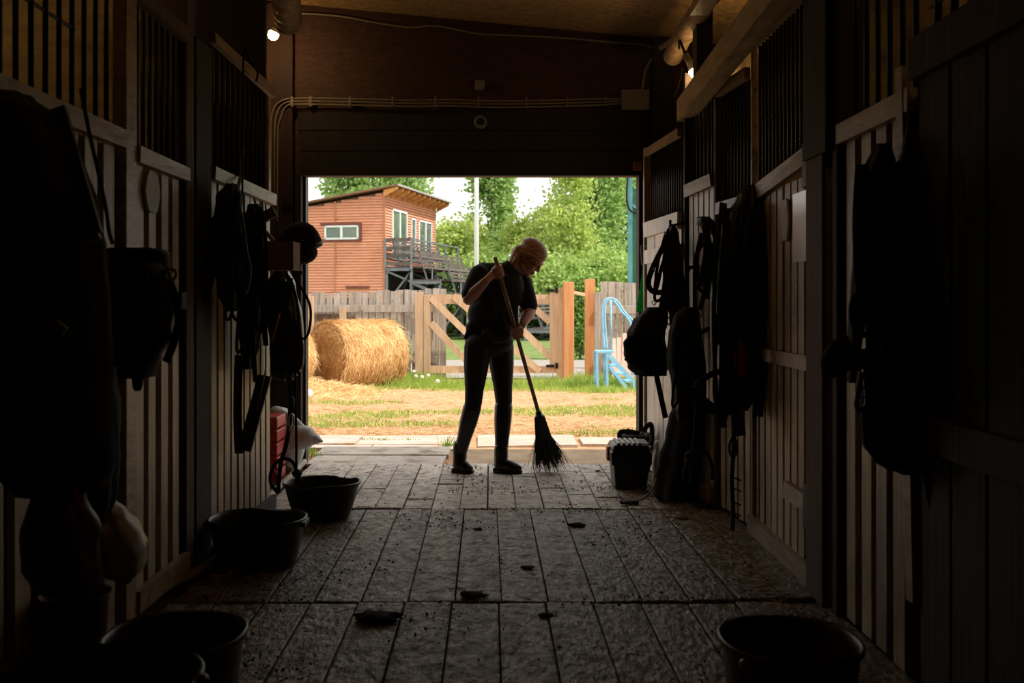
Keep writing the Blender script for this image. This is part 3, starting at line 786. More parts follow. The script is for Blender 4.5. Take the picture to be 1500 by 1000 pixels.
def window_on(u0, u1, z0, z1, face, panes):
    if face == 'r': P_ = lambda t, d, zz: bp(.03 + d, t, zz)
    else: P_ = lambda t, d, zz: bp(t, -.03 - d, zz)
    fr = MB(); w = .07
    for a, b, c, d in ((u0, u1, z0, z0 + w), (u0, u1, z1 - w, z1), (u0, u0 + w, z0, z1), (u1 - w, u1, z0, z1)):
        fr.add([P_(a, 0, c), P_(b, 0, c), P_(b, 0, d), P_(a, 0, d), P_(a, .06, c), P_(b, .06, c), P_(b, .06, d), P_(a, .06, d)], [(0, 1, 2, 3), (4, 5, 6, 7), (0, 1, 5, 4), (2, 3, 7, 6), (1, 2, 6, 5), (0, 3, 7, 4)])
    for k in range(1, panes):
        a = u0 + (u1 - u0) * k / panes - .05; b = a + .1
        fr.add([P_(a, 0, z0), P_(b, 0, z0), P_(b, 0, z1), P_(a, 0, z1), P_(a, .07, z0), P_(b, .07, z0), P_(b, .07, z1), P_(a, .07, z1)], [(0, 1, 2, 3), (4, 5, 6, 7), (0, 1, 5, 4), (2, 3, 7, 6), (1, 2, 6, 5), (0, 3, 7, 4)])
    f = part('window', fr, m_white, bld)
    for k in range(panes):
        a = u0 + (u1 - u0) * k / panes; b = u0 + (u1 - u0) * (k + 1) / panes
        part('pane', MB().add([P_(a, .02, z0), P_(b, .02, z0), P_(b, .02, z1), P_(a, .02, z1), P_(a, 0, z0), P_(b, 0, z0), P_(b, 0, z1), P_(a, 0, z1)], [(0, 1, 2, 3), (4, 5, 6, 7), (0, 1, 5, 4), (2, 3, 7, 6)]), m_pane, f)
window_on(.72, 2.45, 2.75, 4.72, 'r', 2)
window_on(3.0, 3.55, 2.75, 4.55, 'r', 1)
window_on(4.0, 5.75, 2.75, 4.55, 'r', 2)
window_on(-2.42, -1.02, 3.50, 4.04, 'l', 2)
part('window_surround', MB().bar(bp(-2.6, -.04, 4.10), bp(-.92, -.04, 4.10), .05, .09).bar(bp(-.95, -.04, 3.44), bp(-.95, -.04, 4.12), .09, .05).bar(bp(-2.6, -.04, 3.45), bp(-.92, -.04, 3.45), .05, .07), material('maroon_trim', (112, 58, 46), (130, 72, 56), rough=.7), bld)
part('window_surround', MB().bar(bp(-1.55, -.04, 1.66), bp(-.6, -.04, 1.66), .05, .1), MATS['maroon_trim'], bld)

part('under_deck_shade', MB().bar(bp(.05, .15, 1.0), bp(.05, RW - .1, 1.0), .06, 2.7), m_backing, bld)  # dark sheet standing in for the shade under the bleacher deck
# ---- bleachers stepping down to the right from the balcony
m_steel = material('grey_steel_frame', (96, 100, 106), (124, 128, 134), rough=.5, scale=(5, 5, 5))
m_deck = material('weathered_deck_wood', (84, 75, 72), (116, 105, 99), rough=.85, scale=(4, 4, 4), rand=.15)
blc = thing('bleacher_stand', 'grey steel and timber bleacher stand stepping down beside the building', 'bleachers', bp(3, 0, -.35))
TIERS = [(0.05, 1.12, 2.42), (1.12, 2.25, 1.92), (2.25, 3.35, 1.42), (3.35, 4.45, .92), (4.45, 5.55, .45), (5.55, 6.7, .10)]
for (n0, n1, z) in TIERS:
    for k in range(3):
        a = n0 + (n1 - n0) * k / 3 + .01; b = n0 + (n1 - n0) * (k + 1) / 3 - .02
        part('deck_plank', MB().bar(bp((a + b) / 2, 0, z), bp((a + b) / 2, 6.3, z), b - a, .05), m_deck, blc)
    part('edge_beam', MB().bar(bp(n0, -.03, z - .09), bp(n1, -.03, z - .09), .06, .12), m_steel, blc)
    for u in (.0, 3.1, 6.25):
        part('post', MB().bar(bp(n1 - .04, u, -.35), bp(n1 - .04, u, z - .03), .10, .10), m_steel, blc)
        if z > .8: part('brace', MB().bar(bp(n0 + .05, u, z - .15), bp(n1 + 1.0, u, max(-.3, z - 1.0)), .07, .07), m_steel, blc)
        part('brace', MB().bar(bp(n0 + .02, u - .04, -.3), bp(n1 - .05, u - .04, z - .12), .05, .05), m_iron, blc)
        if z > 1.2: part('brace', MB().bar(bp(n1 - .05, u + .03, z - .15), bp(n0 - .0, u + .03, max(-.3, z - 1.45)), .07, .07), m_steel, blc)
for u in (0, 3.1, 6.25):
    part('post', MB().bar(bp(.1, u, -.35), bp(.1, u, 2.4), .10, .10), m_steel, blc)
for z in (2.55, 2.85, 3.15, 3.46):
    part('guard_rail', MB().bar(bp(.02, -.03, z), bp(1.14, -.03, z), .04, .13), m_deck, blc)
for n_ in (.06, 1.10):
    part('guard_post', MB().bar(bp(n_, -.06, 2.35), bp(n_, -.06, 3.5), .08, .08), m_steel, blc)
for u in (2.2, 4.3, 6.2):
    part('guard_post', MB().bar(bp(1.12, u, 2.35), bp(1.12, u, 3.45), .07, .07), m_steel, blc)
part('guard_rail', MB().bar(bp(1.12, 0, 3.47), bp(1.12, 6.3, 3.47), .06, .06), m_steel, blc)
for j, (n0, n1, z) in enumerate(TIERS):
    lab = ['slatted timber bench on the balcony tier of the bleachers', 'slatted timber bench on the second tier from the balcony', 'slatted timber bench on the third tier of the bleachers', 'slatted timber bench on the fourth tier seen over the gate', 'slatted timber bench on the fifth tier seen through the gate', 'slatted timber bench on the lowest tier by the gate hinges'][j]
    bn = thing('bench', lab, 'bench', bp(n0 + .3, 0, z + .03), 'bleacher benches')
    for q in range(5):
        nn = n0 + .18 + (q if j else q) * .0; zz = z + .50 + q * .135
        part('back_slat', MB().bar(bp(nn + .22 - q * .035, .1, zz), bp(nn + .22 - q * .035, 6.0, zz), .03, .075), m_deck, bn)
    for q in range(3):
        part('seat_slat', MB().bar(bp(n0 + .46 + q * .13, .1, z + .44), bp(n0 + .46 + q * .13, 6.0, z + .44), .11, .035), m_deck, bn)
    for u in (.15, 1.6, 3.05, 4.5, 5.95):
        part('leg', MB().bar(bp(n0 + .55, u, z + .02), bp(n0 + .22, u, z + 1.02), .05, .05), m_steel, bn)
        part('leg', MB().bar(bp(n0 + .75, u, z + .02), bp(n0 + .75, u, z + .43), .05, .05), m_steel, bn)
# small bench on the ground between the orange posts
b0 = W(850, 497, 30); sb = thing('bench', 'small weathered bench seen between the two orange posts', 'bench', (b0.x, 30, -.33))
for q in range(4):
    part('back_slat', MB().bar((b0.x - .45, 30, .33 + q * .13 + .25), (b0.x + .45, 30, .33 + q * .13 + .25), .03, .10), m_deck, sb)
part('seat', MB().bar((b0.x - .45, 29.8, .36), (b0.x + .45, 29.8, .36), .4, .04), m_deck, sb)
for dx in (-.4, .4):
    part('leg', MB().bar((b0.x + dx, 29.75, -.34), (b0.x + dx, 29.75, .35), .06, .06), m_iron, sb)
    part('leg', MB().bar((b0.x + dx, 30.02, -.34), (b0.x + dx, 30.02, 1.0), .06, .06), m_iron, sb)
# flagpole
fp = thing('flagpole', 'tall white flagpole rising behind the sweeping person', 'flagpole', (W(698, 0, 27).x, 27, -.33))
part('pole', MB().tube([(W(698, 0, 27).x, 27, -.33), (W(698, 0, 27).x, 27, 9.5)], [.07, .055], 12), material('white_pole', (226, 228, 232), (238, 240, 242), rough=.4), fp, smooth=True)
part('base_plate', MB().lathe([(.001, 0), (.16, 0), (.16, .04), (.09, .08), (.001, .1)], (W(698, 0, 27).x, 27, -.34), 16), m_steel, fp)

# ---- green netting mast right of the doorway
NY = 21.0
net = thing('netting_mast', 'blue green mesh netting on a post behind the right fence', 'netting', (W(923, 0, NY).x, NY, -.33))
m_teal = material('teal_post_paint', (58, 120, 124), (84, 146, 150), rough=.6, scale=(6, 6, 2))
m_net = material('teal_netting', (44, 128, 112), (74, 160, 138), rough=.7, scale=(30, 30, 30), transl=.4)
part('post', MB().box((W(920, 0, NY).x, NY - .05, -.33), (W(926, 0, NY).x, NY + .05, 4.6)), m_teal, net)
nb = MB(); x0, x1 = W(926, 0, NY).x, W(990, 0, NY).x
for i in range(60):
    x = x0 + (x1 - x0) * i / 59; nb.bar((x, NY, -.2), (x, NY, 3.5), .011, .004, up=(0, 1, 0))
for i in range(150):
    z = -.2 + 3.7 * i / 149; nb.bar((x0, NY, z), (x1, NY, z), .004, .015)
o = part('net', nb, m_net, net, kind='stuff')
part('brace', MB().bar(W(926, 300, NY), W(948, 316, NY), .05, .05), m_teal, net)
part('cable', MB().tube(spline([W(921, 240, NY - .1), W(918, 285, NY - .1), W(921, 305, NY - .1), W(932, 312, NY - .1), W(945, 310, NY - .1)], 6), .02, 6), m_iron, net)

# ------------------------------------------------------------------ trees
m_bark = material('grey_bark', (92, 84, 68), (128, 118, 98), rough=.9, scale=(6, 6, 2), bump=.4)
m_birch = material('birch_bark', (206, 202, 190), (236, 232, 222), rough=.8, scale=(5, 5, 9), c3=(80, 74, 66), c3_scale=6, c3_lo=.62, c3_hi=.7)
LEAF = {'poplar': material('poplar_leaves', (92, 142, 66), (206, 228, 146), rough=.55, scale=(4, 4, 4), transl=.45),
        'birch': material('birch_leaves', (136, 168, 66), (220, 230, 138), rough=.55, scale=(4, 4, 4), transl=.5),
        'dark': material('thuja_leaves', (84, 122, 50), (150, 184, 84), rough=.7, scale=(2, 2, 2), transl=.3),
        'shrub': material('shrub_leaves', (104, 148, 64), (196, 216, 124), rough=.6, scale=(4, 4, 4), transl=.45)}
def tree(name, label, px, Y, rad, z0, z1, kind, n, leaf, seed, group, clump=.35, trunk=m_bark, tr=.14):
    rs = np.random.RandomState(seed); rr = random.Random(seed)
    bx = (px - VX) * Y / F; base = Vector((bx, Y, -.33))
    t = thing(name, label, 'tree' if z1 > 3.4 else 'shrub', base, group)
    lean = rr.uniform(-.2, .2)
    tp = [(bx, Y, -.4), (bx + lean * .3, Y, z1 * .35), (bx + lean, Y + .1, z1 * .7), (bx + lean * .8, Y, z1 * .97)]
    part('trunk', MB().tube(spline(tp, 5), [tr * (1 - .9 * i / 15) for i in range(16)], 8), trunk, t, smooth=True)
    nb = max(10, n // 160); C = []
    for i in range(nb):
        f = rr.random() ** .85; zc = z0 + (z1 - z0) * f
        if kind == 'poplar': prof = min(1, 1.5 * (1 - f) ** .55) * (.55 + .45 * min(1, f * 5))
        elif kind == 'dark': prof = (1 - f) ** .7
        else: prof = math.sqrt(max(.03, 1 - (2 * f - .95) ** 2))
        a = rr.uniform(0, 6.283); r = rad * prof * math.sqrt(rr.uniform(.12, 1.0))
        C.append((bx + lean * f + math.cos(a) * r, Y + math.sin(a) * r, zc))
        if i % 5 == 0 and kind in ('poplar', 'birch'):
            up = 1.3 if kind == 'poplar' else .5
            part('branch', MB().tube([(bx + lean * f * .8, Y, max(.2, zc - up * r - .2)), C[-1]], [.045, .012], 5), trunk, t, smooth=True)
    C = np.array(C); per = n // nb; cen = np.repeat(C, per, 0)
    st = np.array((clump, clump, clump * (1.7 if kind == 'poplar' else .8)))
    cen = cen + rs.normal(size=cen.shape) * st * (rad ** .5)
    vq, q = cloud_quads(cen, leaf, npr=rs, elong=1.0)
    o = link('foliage', quads_mesh('foliage', vq, q), LEAF[kind], t); o['kind'] = 'stuff'
    return t
G1 = 'poplars beyond the fence'; G2 = 'birches beyond the fence'; G3 = 'shrubs beyond the fence'
tree('poplar_tree', 'tall poplar rising behind the left part of the building roof', 512, 62, 1.35, 2, 15, 'poplar', 9000, .16, 1, G1)
tree('poplar_tree', 'tall poplar rising behind the middle of the building roof', 548, 60, 1.5, 2, 16, 'poplar', 11000, .16, 2, G1)
tree('poplar_tree', 'tall poplar rising behind the right end of the building roof', 588, 63, 1.6, 2, 16, 'poplar', 11000, .16, 3, G1)
tree('poplar_tree', 'slim poplar standing just right of the white flagpole', 722, 58, 1.15, .5, 13.5, 'poplar', 14000, .15, 4, G1, clump=.3)
tree('poplar_tree', 'broad poplar left of the netting mast', 872, 50, 1.55, .5, 14, 'poplar', 18000, .14, 5, G1)
tree('poplar_tree', 'broad poplar directly behind the netting mast', 908, 53, 1.5, .5, 14, 'poplar', 15000, .14, 6, G1)
tree('birch_tree', 'low birch right of the bleacher guard rail', 662, 52, 1.5, .3, 4.9, 'birch', 9000, .12, 7, G2, trunk=m_birch, tr=.07)
tree('birch_tree', 'light birch left of the flagpole', 690, 55, 1.3, .3, 5.2, 'birch', 7000, .12, 8, G2, trunk=m_birch, tr=.07)
tree('birch_tree', 'birch behind the head of the sweeping person', 768, 52, 1.5, .3, 5.0, 'birch', 9000, .12, 9, G2, trunk=m_birch, tr=.07)
tree('birch_tree', 'birch with loose crown right of the sweeping person', 806, 50, 1.3, .3, 5.6, 'birch', 8000, .12, 10, G2, trunk=m_birch, tr=.08)
tree('birch_tree', 'white trunked birch in front of the poplars', 836, 46, 1.0, .6, 8.2, 'birch', 8000, .10, 11, G2, trunk=m_birch, tr=.085)
for k, (px, Y, r, h, lab) in enumerate(((625, 48, 1.6, 3.2, 'leafy shrub under the bleacher deck'), (665, 46, 1.6, 2.6, 'leafy shrub behind the bleacher benches'), (712, 47, 1.7, 2.8, 'leafy shrub behind the flagpole foot'), (755, 45, 1.6, 2.9, 'leafy shrub behind the shoulder of the sweeper'), (795, 44, 1.6, 2.8, 'leafy shrub behind the gate top rail'), (825, 42, 1.4, 2.6, 'leafy shrub behind the gate hinge stile'), (880, 43, 1.6, 2.8, 'leafy shrub behind the taller orange post'), (920, 42, 1.6, 2.6, 'leafy shrub at the netting mast foot'))):
    tree('shrub', lab, px, Y, r, -.2, h, 'shrub', 6500, .11, 30 + k, G3, tr=.05)
tree('thuja_shrub', 'dense green thuja between the two orange posts', 850, 25, .42, -.3, 1.75, 'dark', 7000, .05, 50, None, clump=.14, tr=.04)

# ------------------------------------------------------------------ person sweeping
PY0 = 6.7
def P(px, py, dy=0.0):
    return W(px, py, PY0) + Vector((0, dy, 0))
m_skin = material('skin', (176, 122, 98), (194, 138, 112), rough=.5, scale=(20, 20, 20))
m_hair = material('auburn_blonde_hair', (112, 66, 38), (206, 146, 92), rough=.4, scale=(24, 24, 130), bump=.5, sheen=.3)
m_shirt = material('black_polo_cotton', (15, 15, 17), (24, 24, 26), rough=.85, scale=(90, 90, 90), bump=.15)
m_breech = material('black_breeches', (11, 11, 12), (18, 18, 19), rough=.8, scale=(60, 60, 60), bump=.1)
m_chap = material('black_smooth_leather', (12, 11, 11), (22, 20, 19), rough=.35, scale=(30, 30, 30), bump=.08)
m_pouch = material('charcoal_pouch', (30, 28, 28), (44, 42, 40), rough=.8, scale=(60, 60, 60), bump=.1)

BR0 = P(725.5, 379, -.27); BR1 = P(789, 605, -.04)      # broom stick
hdir = (BR1 - BR0).normalized()
def stick_at(py):
    t = (py - 379) / (605 - 379); return BR0.lerp(BR1, t)

HS_R, HS_L = P(703, 403, -.10), P(764, 410, .07)
EL_R, EL_L = P(688, 438, -.20), P(777, 455, .03)
GR, GL = stick_at(399), stick_at(485)
def frame(a):
    a = (a - hdir * a.dot(hdir)).normalized(); b = hdir.cross(a)
    if b.y > 0: b = -b
    return a, b
aR, bR = frame(Vector((-1, .25, 0)))
aL, bL = frame(Vector((.75, .65, 0)))
WR_R = GR + aR * .052 - hdir * -.028 + bR * -.005
WR_R = P(713, 412, -.285)
WR_L = P(765, 474, -.13)
F_h = Vector((math.cos(math.radians(44)) * math.cos(math.radians(22)), -math.cos(math.radians(44)) * math.sin(math.radians(22)), -math.sin(math.radians(44))))
L_h = Vector((0, 0, 1)).cross(F_h).normalized(); U_h = F_h.cross(L_h).normalized()
HC = P(777.5, 378.5, -.03)
RH = Matrix((F_h, L_h, U_h)).transposed()
def hp(x, y, z): return HC + RH @ Vector((x, y, z))

def hand(mb, G, a, b, wrist, thumb_up=True):
    mb.ell(G + a * .026 + b * .004, (.040, .017, .040), Matrix((hdir, a, b)).transposed(), 14, 10)
    mb.capsule(wrist, .024, G + a * .030, .026)
    for i, (ln, rr) in enumerate(((1.0, .0088), (1.05, .0092), (1.0, .0088), (.86, .0078))):
        s = (-.030 + .0205 * i); pts = []
        for ph, rad in ((25, .036), (62, .034), (100, .0275), (145, .0245), (190, .024), (190 + 45 * ln, .0245)):
            r_ = math.radians(ph); pts.append(G + hdir * (s + .004 * math.sin(r_)) + a * (math.cos(r_) * rad) + b * (math.sin(r_) * rad))
        pts = spline(pts, 3)
        for p, q in zip(pts[:-1], pts[1:]): mb.capsule(p, rr, q, rr, 8)
    pts = []
    for ph, rad, s in ((0, .030, -.005), (-40, .034, -.026), (-85, .028, -.036), (-130, .025, -.034)):
        r_ = math.radians(ph); pts.append(G + hdir * s + a * (math.cos(r_) * rad) + b * (math.sin(r_) * rad))
    pts = spline(pts, 3)
    for k, (p, q) in enumerate(zip(pts[:-1], pts[1:])): mb.capsule(p, .0125 - .0004 * k, q, .012 - .0004 * k, 8)

def limb(mb, pts):
    for (p, r), (q, s) in zip(pts[:-1], pts[1:]): mb.capsule(p, r, q, s)
body = MB()
# head
E_ = lambda c, r: body.ell(hp(*c), r, RH, 18, 12)
E_((-.014, 0, .032), (.094, .073, .076)); E_((.026, 0, -.028), (.056, .054, .072)); E_((.030, 0, -.072), (.043, .041, .032))
body.capsule(hp(.063, -.012, -.094), .016, hp(.063, .012, -.094), .016, 10)
limb(body, [(hp(.080, 0, .012), .0080), (hp(.088, 0, -.008), .0085), (hp(.096, 0, -.026), .0098)])
for s in (-1, 1):
    body.ell(hp(.086, s * .0115, -.030), (.010, .0075, .0075), RH, 10, 8)
    limb(body, [(hp(.080, s * .010, .021), .010), (hp(.074, s * .030, .024), .010), (hp(.056, s * .048, .016), .010)])
    body.ell(hp(.069, s * .030, .002), (.013, .016, .011), RH, 10, 8)
    body.ell(hp(.056, s * .036, -.030), (.024, .022, .026), RH, 12, 8)
    body.ell(hp(-.012, s * .070, -.008), (.019, .010, .031), RH, 12, 8)
    body.capsule(hp(-.004, s * .052, -.055), .018, hp(.045, s * .022, -.088), .017, 10)
body.ell(hp(.080, 0, -.056), (.011, .021, .0065), RH, 12, 8); body.ell(hp(.078, 0, -.069), (.0105, .018, .0065), RH, 12, 8)
# neck and trunk
limb(body, [(P(742, 402, .0), .062), (P(752, 394, -.01), .054), (hp(-.045, 0, -.055), .053), (hp(-.02, 0, -.02), .055)])
M_t = Matrix.Rotation(math.radians(10), 3, 'Y')
body.ell(P(731, 425, .0), (.145, .10, .17), M_t); body.ell(P(722, 470, .0), (.125, .09, .15), M_t); body.ell(P(716, 500, 0), (.12, .085, .09))
# arms
limb(body, [(HS_R, .052), (HS_R.lerp(EL_R, .5), .047), (EL_R, .040)])
limb(body, [(EL_R, .040), (EL_R.lerp(WR_R, .35), .041), (WR_R, .026)])
limb(body, [(HS_L, .050), (HS_L.lerp(EL_L, .5), .046), (EL_L, .040)])
limb(body, [(EL_L, .040), (EL_L.lerp(WR_L, .35), .040), (WR_L, .026)])
hand(body, GR, aR, bR, WR_R); hand(body, GL, aL, bL, WR_L)
# legs (inside the breeches)
HIP_R, HIP_L = P(700, 508, -.06), P(733, 508, .05)
KN_R, KN_L = P(694, 588, -.10), P(738, 588, .02)
AN_R, AN_L = P(674, 664, -.03), P(734, 668, -.02)
limb(body, [(HIP_R, .060), (KN_R, .042), (AN_R, .034)]); limb(body, [(HIP_L, .060), (KN_L, .042), (AN_L, .034)])
root = thing('person', 'person in black polo shirt and tall boots sweeping the doorway', 'person', P(708, 690, 0))
root.location = (P(708, 690).x, PY0, 0)
link('body', remesh('body', body, .0042, 3), m_skin, root)
# hair
hair = MB()
H = lambda c, r: hair.ell(hp(*c), r, RH, 20, 14)
HCc, HCr = (-.020, 0, .047), (.101, .084, .078)
H(HCc, HCr); H((-.066, 0, -.012), (.046, .064, .062)); H((-.088, 0, -.046), (.030, .040, .036))
for s in (-1, 1):
    limb(hair, [(hp(.060, s * .034, .054), .016), (hp(.036, s * .058, .038), .018), (hp(-.006, s * .068, .026), .020), (hp(-.045, s * .066, .002), .022), (hp(-.085, s * .040, -.030), .020)])
    limb(hair, [(hp(.046, s * .054, .036), .009), (hp(.030, s * .061, .012), .008), (hp(.012, s * .068, -.012), .007), (hp(-.025, s * .072, -.024), .009)])
for k in range(26):
    ph_ = math.radians(-80 + 160 * k / 25); pts = []
    for j in range(11):
        th_ = math.radians(14 + 150 * j / 10)
        pts.append((hp(HCc[0] + HCr[0] * math.cos(th_), HCc[1] + HCr[1] * 1.0 * math.sin(th_) * math.sin(ph_), HCc[2] + HCr[2] * math.sin(th_) * math.cos(ph_)), .0042))
    limb(hair, pts)
limb(hair, [(P(762, 371, -.03), .058), (P(757, 379, -.025), .050), (P(752, 388, -.02), .036), (P(748, 394, -.015), .018)])
for k in range(14):
    q = -.05 + .1 * k / 13
    limb(hair, [(P(766, 366, -.03 + q), .008), (P(757, 376, -.03 + q * 1.1), .010), (P(750, 387, -.02 + q * .8), .007), (P(747 + 2 * math.sin(k * 2.3), 395 + 2 * math.cos(k * 1.7), -.015 + q * .6), .003)])
rr_ = random.Random(5)
for k in range(16):
    y = rr_.uniform(-.03, .03); limb(hair, [(hp(-.092, y, -.05), .007), (hp(-.098 + rr_.uniform(-.010, .01), y * 1.2, -.085 + rr_.uniform(-.02, .012)), .003)])
link('hair', remesh('hair', hair, .0032, 5), m_hair, root)
for s in (-1, 1):
    part('eyebrow', MB().tube(spline([hp(.087, s * .012, .021), hp(.081, s * .030, .026), hp(.063, s * .047, .020)], 4), .0030, 6), m_hair, root, smooth=True)
    part('eyelashes', MB().tube(spline([hp(.083, s * .018, -.003), hp(.083, s * .031, -.007), hp(.070, s * .045, -.004)], 4), .0022, 6), m_iron, root, smooth=True)
# shirt
sh = MB()
sh.ell(P(731, 424, .0), (.172, .125, .175), M_t, 24, 16); sh.ell(P(722, 462, .0), (.172, .125, .15), M_t, 24, 16)
limb(sh, [(P(708, 398, -.06), .062), (P(745, 400, .0), .070), (P(757, 404, .05), .062)])
limb(sh, [(HS_R, .070), (HS_R.lerp(EL_R, .45), .070), (HS_R.lerp(EL_R, .80), .064)])
limb(sh, [(HS_L, .068), (HS_L.lerp(EL_L, .45), .068), (HS_L.lerp(EL_L, .82), .062)])
limb(sh, [(P(694, 480, -.02), .055), (P(722, 486, -.05), .075), (P(745, 482, .0), .055)])
limb(sh, [(P(690, 486, -.02), .035), (P(684, 493, -.04), .022)])
for k in range(14):
    a = rr_.uniform(0, 6.28); c = P(722, 460, 0)
    q0 = c + Vector((math.cos(a) * .165, math.sin(a) * .118, rr_.uniform(.0, .1))); q1 = c + Vector((math.cos(a + .3) * .166, math.sin(a + .3) * .120, rr_.uniform(-.12, -.05)))
    sh.capsule(q0, .010, q1, .013, 8)
shirt = link('polo_shirt', remesh('polo_shirt', sh, .0055, 14), m_shirt, root)
col_c = P(752, 393, -.01); nd = (hp(-.04, 0, -.05) - P(742, 402)).normalized()
ca = nd.orthogonal().normalized(); cb = nd.cross(ca)
part('collar', MB().rings([[col_c + nd * z + (ca * math.cos(t) + cb * math.sin(t)) * r for t in [2 * math.pi * k / 24 for k in range(24)]] for z, r in ((-.030, .082), (-.012, .075), (.012, .070), (.010, .064), (-.02, .066))], False, False), m_shirt, shirt, smooth=True)
# pouch at the waist
po = MB(); po.ell(P(727, 489, -.112), (.10, .032, .060)); part('waist_pouch', po, m_pouch, root, smooth=True, label='charcoal waist pouch hanging under the shirt hem')
# breeches
tr = MB()
tr.ell(P(716.5, 500, 0), (.165, .122, .105), None, 22, 14)
limb(tr, [(HIP_R, .092), (HIP_R.lerp(KN_R, .35), .084), (HIP_R.lerp(KN_R, .75), .064), (KN_R, .058), (KN_R.lerp(AN_R, .2), .052)])
limb(tr, [(HIP_L, .092), (HIP_L.lerp(KN_L, .35), .084), (HIP_L.lerp(KN_L, .75), .064), (KN_L, .058), (KN_L.lerp(AN_L, .2), .052)])
link('breeches', remesh('breeches', tr, .006, 5), m_breech, root)
# half chaps and boots
for KN, AN, ft, nm in ((KN_R, AN_R, (662, 694, 686), 'r'), (KN_L, AN_L, (722, 765, 690), 'l')):
    ch = MB(); limb(ch, [(KN.lerp(AN, .10), .062), (KN.lerp(AN, .35), .060), (KN.lerp(AN, .7), .048), (KN.lerp(AN, .95), .044)])
    part_o = link('half_chap', remesh('half_chap', ch, .006, 3), m_chap, root)
    heel = onfloor(ft[0] + 6, ft[2] - 4); fy = AN.y
    h0 = Vector(((ft[0] - VX) * fy / F, fy, 0)); h1 = Vector(((ft[1] - VX) * fy / F, fy - .05, 0))
    d = (h1 - h0).normalized(); sd = Vector((-d.y, d.x, 0)); Ln = (h1 - h0).length
    bt = MB()
    limb(bt, [(AN + Vector((0, 0, .055)), .047), (AN, .048), (h0 + d * .055 + UP * .05, .047)])
    limb(bt, [(h0 + d * .06 + UP * .045, .042), (h0 + d * (Ln * .55) + UP * .046, .042), (h0 + d * (Ln - .045) + UP * .034, .034)])
    bt.ell(h0 + d * (Ln - .06) + UP * .033, (.058, .043, .032), Matrix((d, sd, UP)).transposed(), 14, 10)
    b_ = link('boot', remesh('boot', bt, .0045, 3), m_chap, root)
    so = []
    for z in (.0, .018):
        ring = []
        for k in range(28):
            t = 2 * math.pi * k / 28; x = math.cos(t); y = math.sin(t)
            ring.append(h0 + d * (Ln / 2 + x * Ln / 2) + sd * (y * (.040 + .006 * x)) + UP * z)
        so.append(ring)
    part('sole', MB().rings(so), m_iron, b_)
    part('heel', MB().bar(h0 + d * .01 + UP * .016, h0 + d * .075 + UP * .016, .07, .03), m_iron, b_)

# ---- broom
m_stick = material('broom_stick_wood', (112, 84, 56), (150, 116, 80), rough=.5, scale=(30, 30, 4), bump=.1)
m_brist = material('dark_twig_bristles', (16, 24, 22), (62, 84, 78), rough=.55, scale=(40, 40, 5))
br = thing('besom_broom', 'long handled broom with dark splayed bristles held by the person', 'broom', (BR1.x, BR1.y, 0))
part('stick', MB().tube([BR0, BR1], .0135, 12), m_stick, br, smooth=True)
part('collar', MB().tube([BR1 - hdir * .015, BR1 + hdir * .03], [.020, .022], 12), m_iron, br, smooth=True)
BE = P(801, 690, -.02); bd = (P(801, 668, -.02) - BR1).normalized()
s1 = bd.orthogonal().normalized(); s2 = bd.cross(s1)
core = [[BR1 + bd * d_ + s1 * math.cos(t) * r * 1.0 + s2 * math.sin(t) * r for t in [2 * math.pi * k / 20 for k in range(20)]] for d_, r in ((.0, .02), (.02, .034), (.06, .040), (.10, .044), (.14, .040), (.18, .02))]
part('bristle_core', MB().rings(core), m_brist, br, smooth=True)
bb = MB(); r3 = random.Random(9)
for k in range(760):
    a = r3.uniform(0, 6.283); q = math.sqrt(r3.random()); ln = .25 + .165 * r3.random() ** 1.3 * (1.1 - .3 * q) + (.02 if r3.random() < .08 else 0)
    spread = q * (.090 + .035 * r3.random()) + (.05 if r3.random() < .06 else 0)
    p0 = BR1 + bd * .02 + (s1 * math.cos(a) + s2 * math.sin(a)) * q * .034
    p1 = BR1 + bd * .16 + (s1 * math.cos(a) + s2 * math.sin(a)) * (q * .054)
    p2 = BR1 + bd * ln + (s1 * math.cos(a) + s2 * math.sin(a)) * (spread * ln / .33 + r3.gauss(0, .006)) + Vector((.02, 0, 0)) * ln
    if p2.z < .003: p2.z = .003
    bb.tube([p0, p1, p2], [.0022, .0020, .0010], 3)
part('bristles', bb, m_brist, br, kind='stuff')

# ------------------------------------------------------------------ things inside the barn
def loft(stations, Y, thick, seed=1, folds=5, amp=.10, n=36, xs=.95, sub=5):
    """hanging cloth or bundle: stations (px, py, halfwidth px); rings follow the photo outline, folds run down it"""
    rr = random.Random(seed); ph = [rr.uniform(0, 6.28) for _ in range(3)]
    st = []
    for (a, b) in zip(stations[:-1], stations[1:]):
        for k in range(sub): 
            t = k / sub; t2 = t * t * (3 - 2 * t); st.append(tuple(a[i] + (b[i] - a[i]) * (t if i == 1 else t2) for i in range(3)))
    st.append(stations[-1]); R = []
    for j, (px, py, hw) in enumerate(st):
        c = W(px, py, Y); w = hw * Y / F * xs; ring = []; v = j / len(st)
        for k in range(n):
            th = 2 * math.pi * k / n
            q = 1 + .10 * mnoise.noise(Vector((math.cos(th) * .8, math.sin(th) * .8, v * 7 + seed * 2.3))) + 1.5 * amp * (math.sin(folds * th + ph[0] + v * 1.3) * .6 + math.sin((2 * folds - 1) * th + ph[1] - v * 2) * .4) + amp * .8 * mnoise.noise(Vector((math.cos(th) * 1.5, math.sin(th) * 1.5, v * 5 + seed)))
            ring.append(c + Vector((math.cos(th) * w * q, math.sin(th) * min(thick, w * 1.6 + .01) * q, .006 * mnoise.noise(Vector((th * 2, v * 9, seed))))))
        R.append(ring)
    return MB().rings(R)
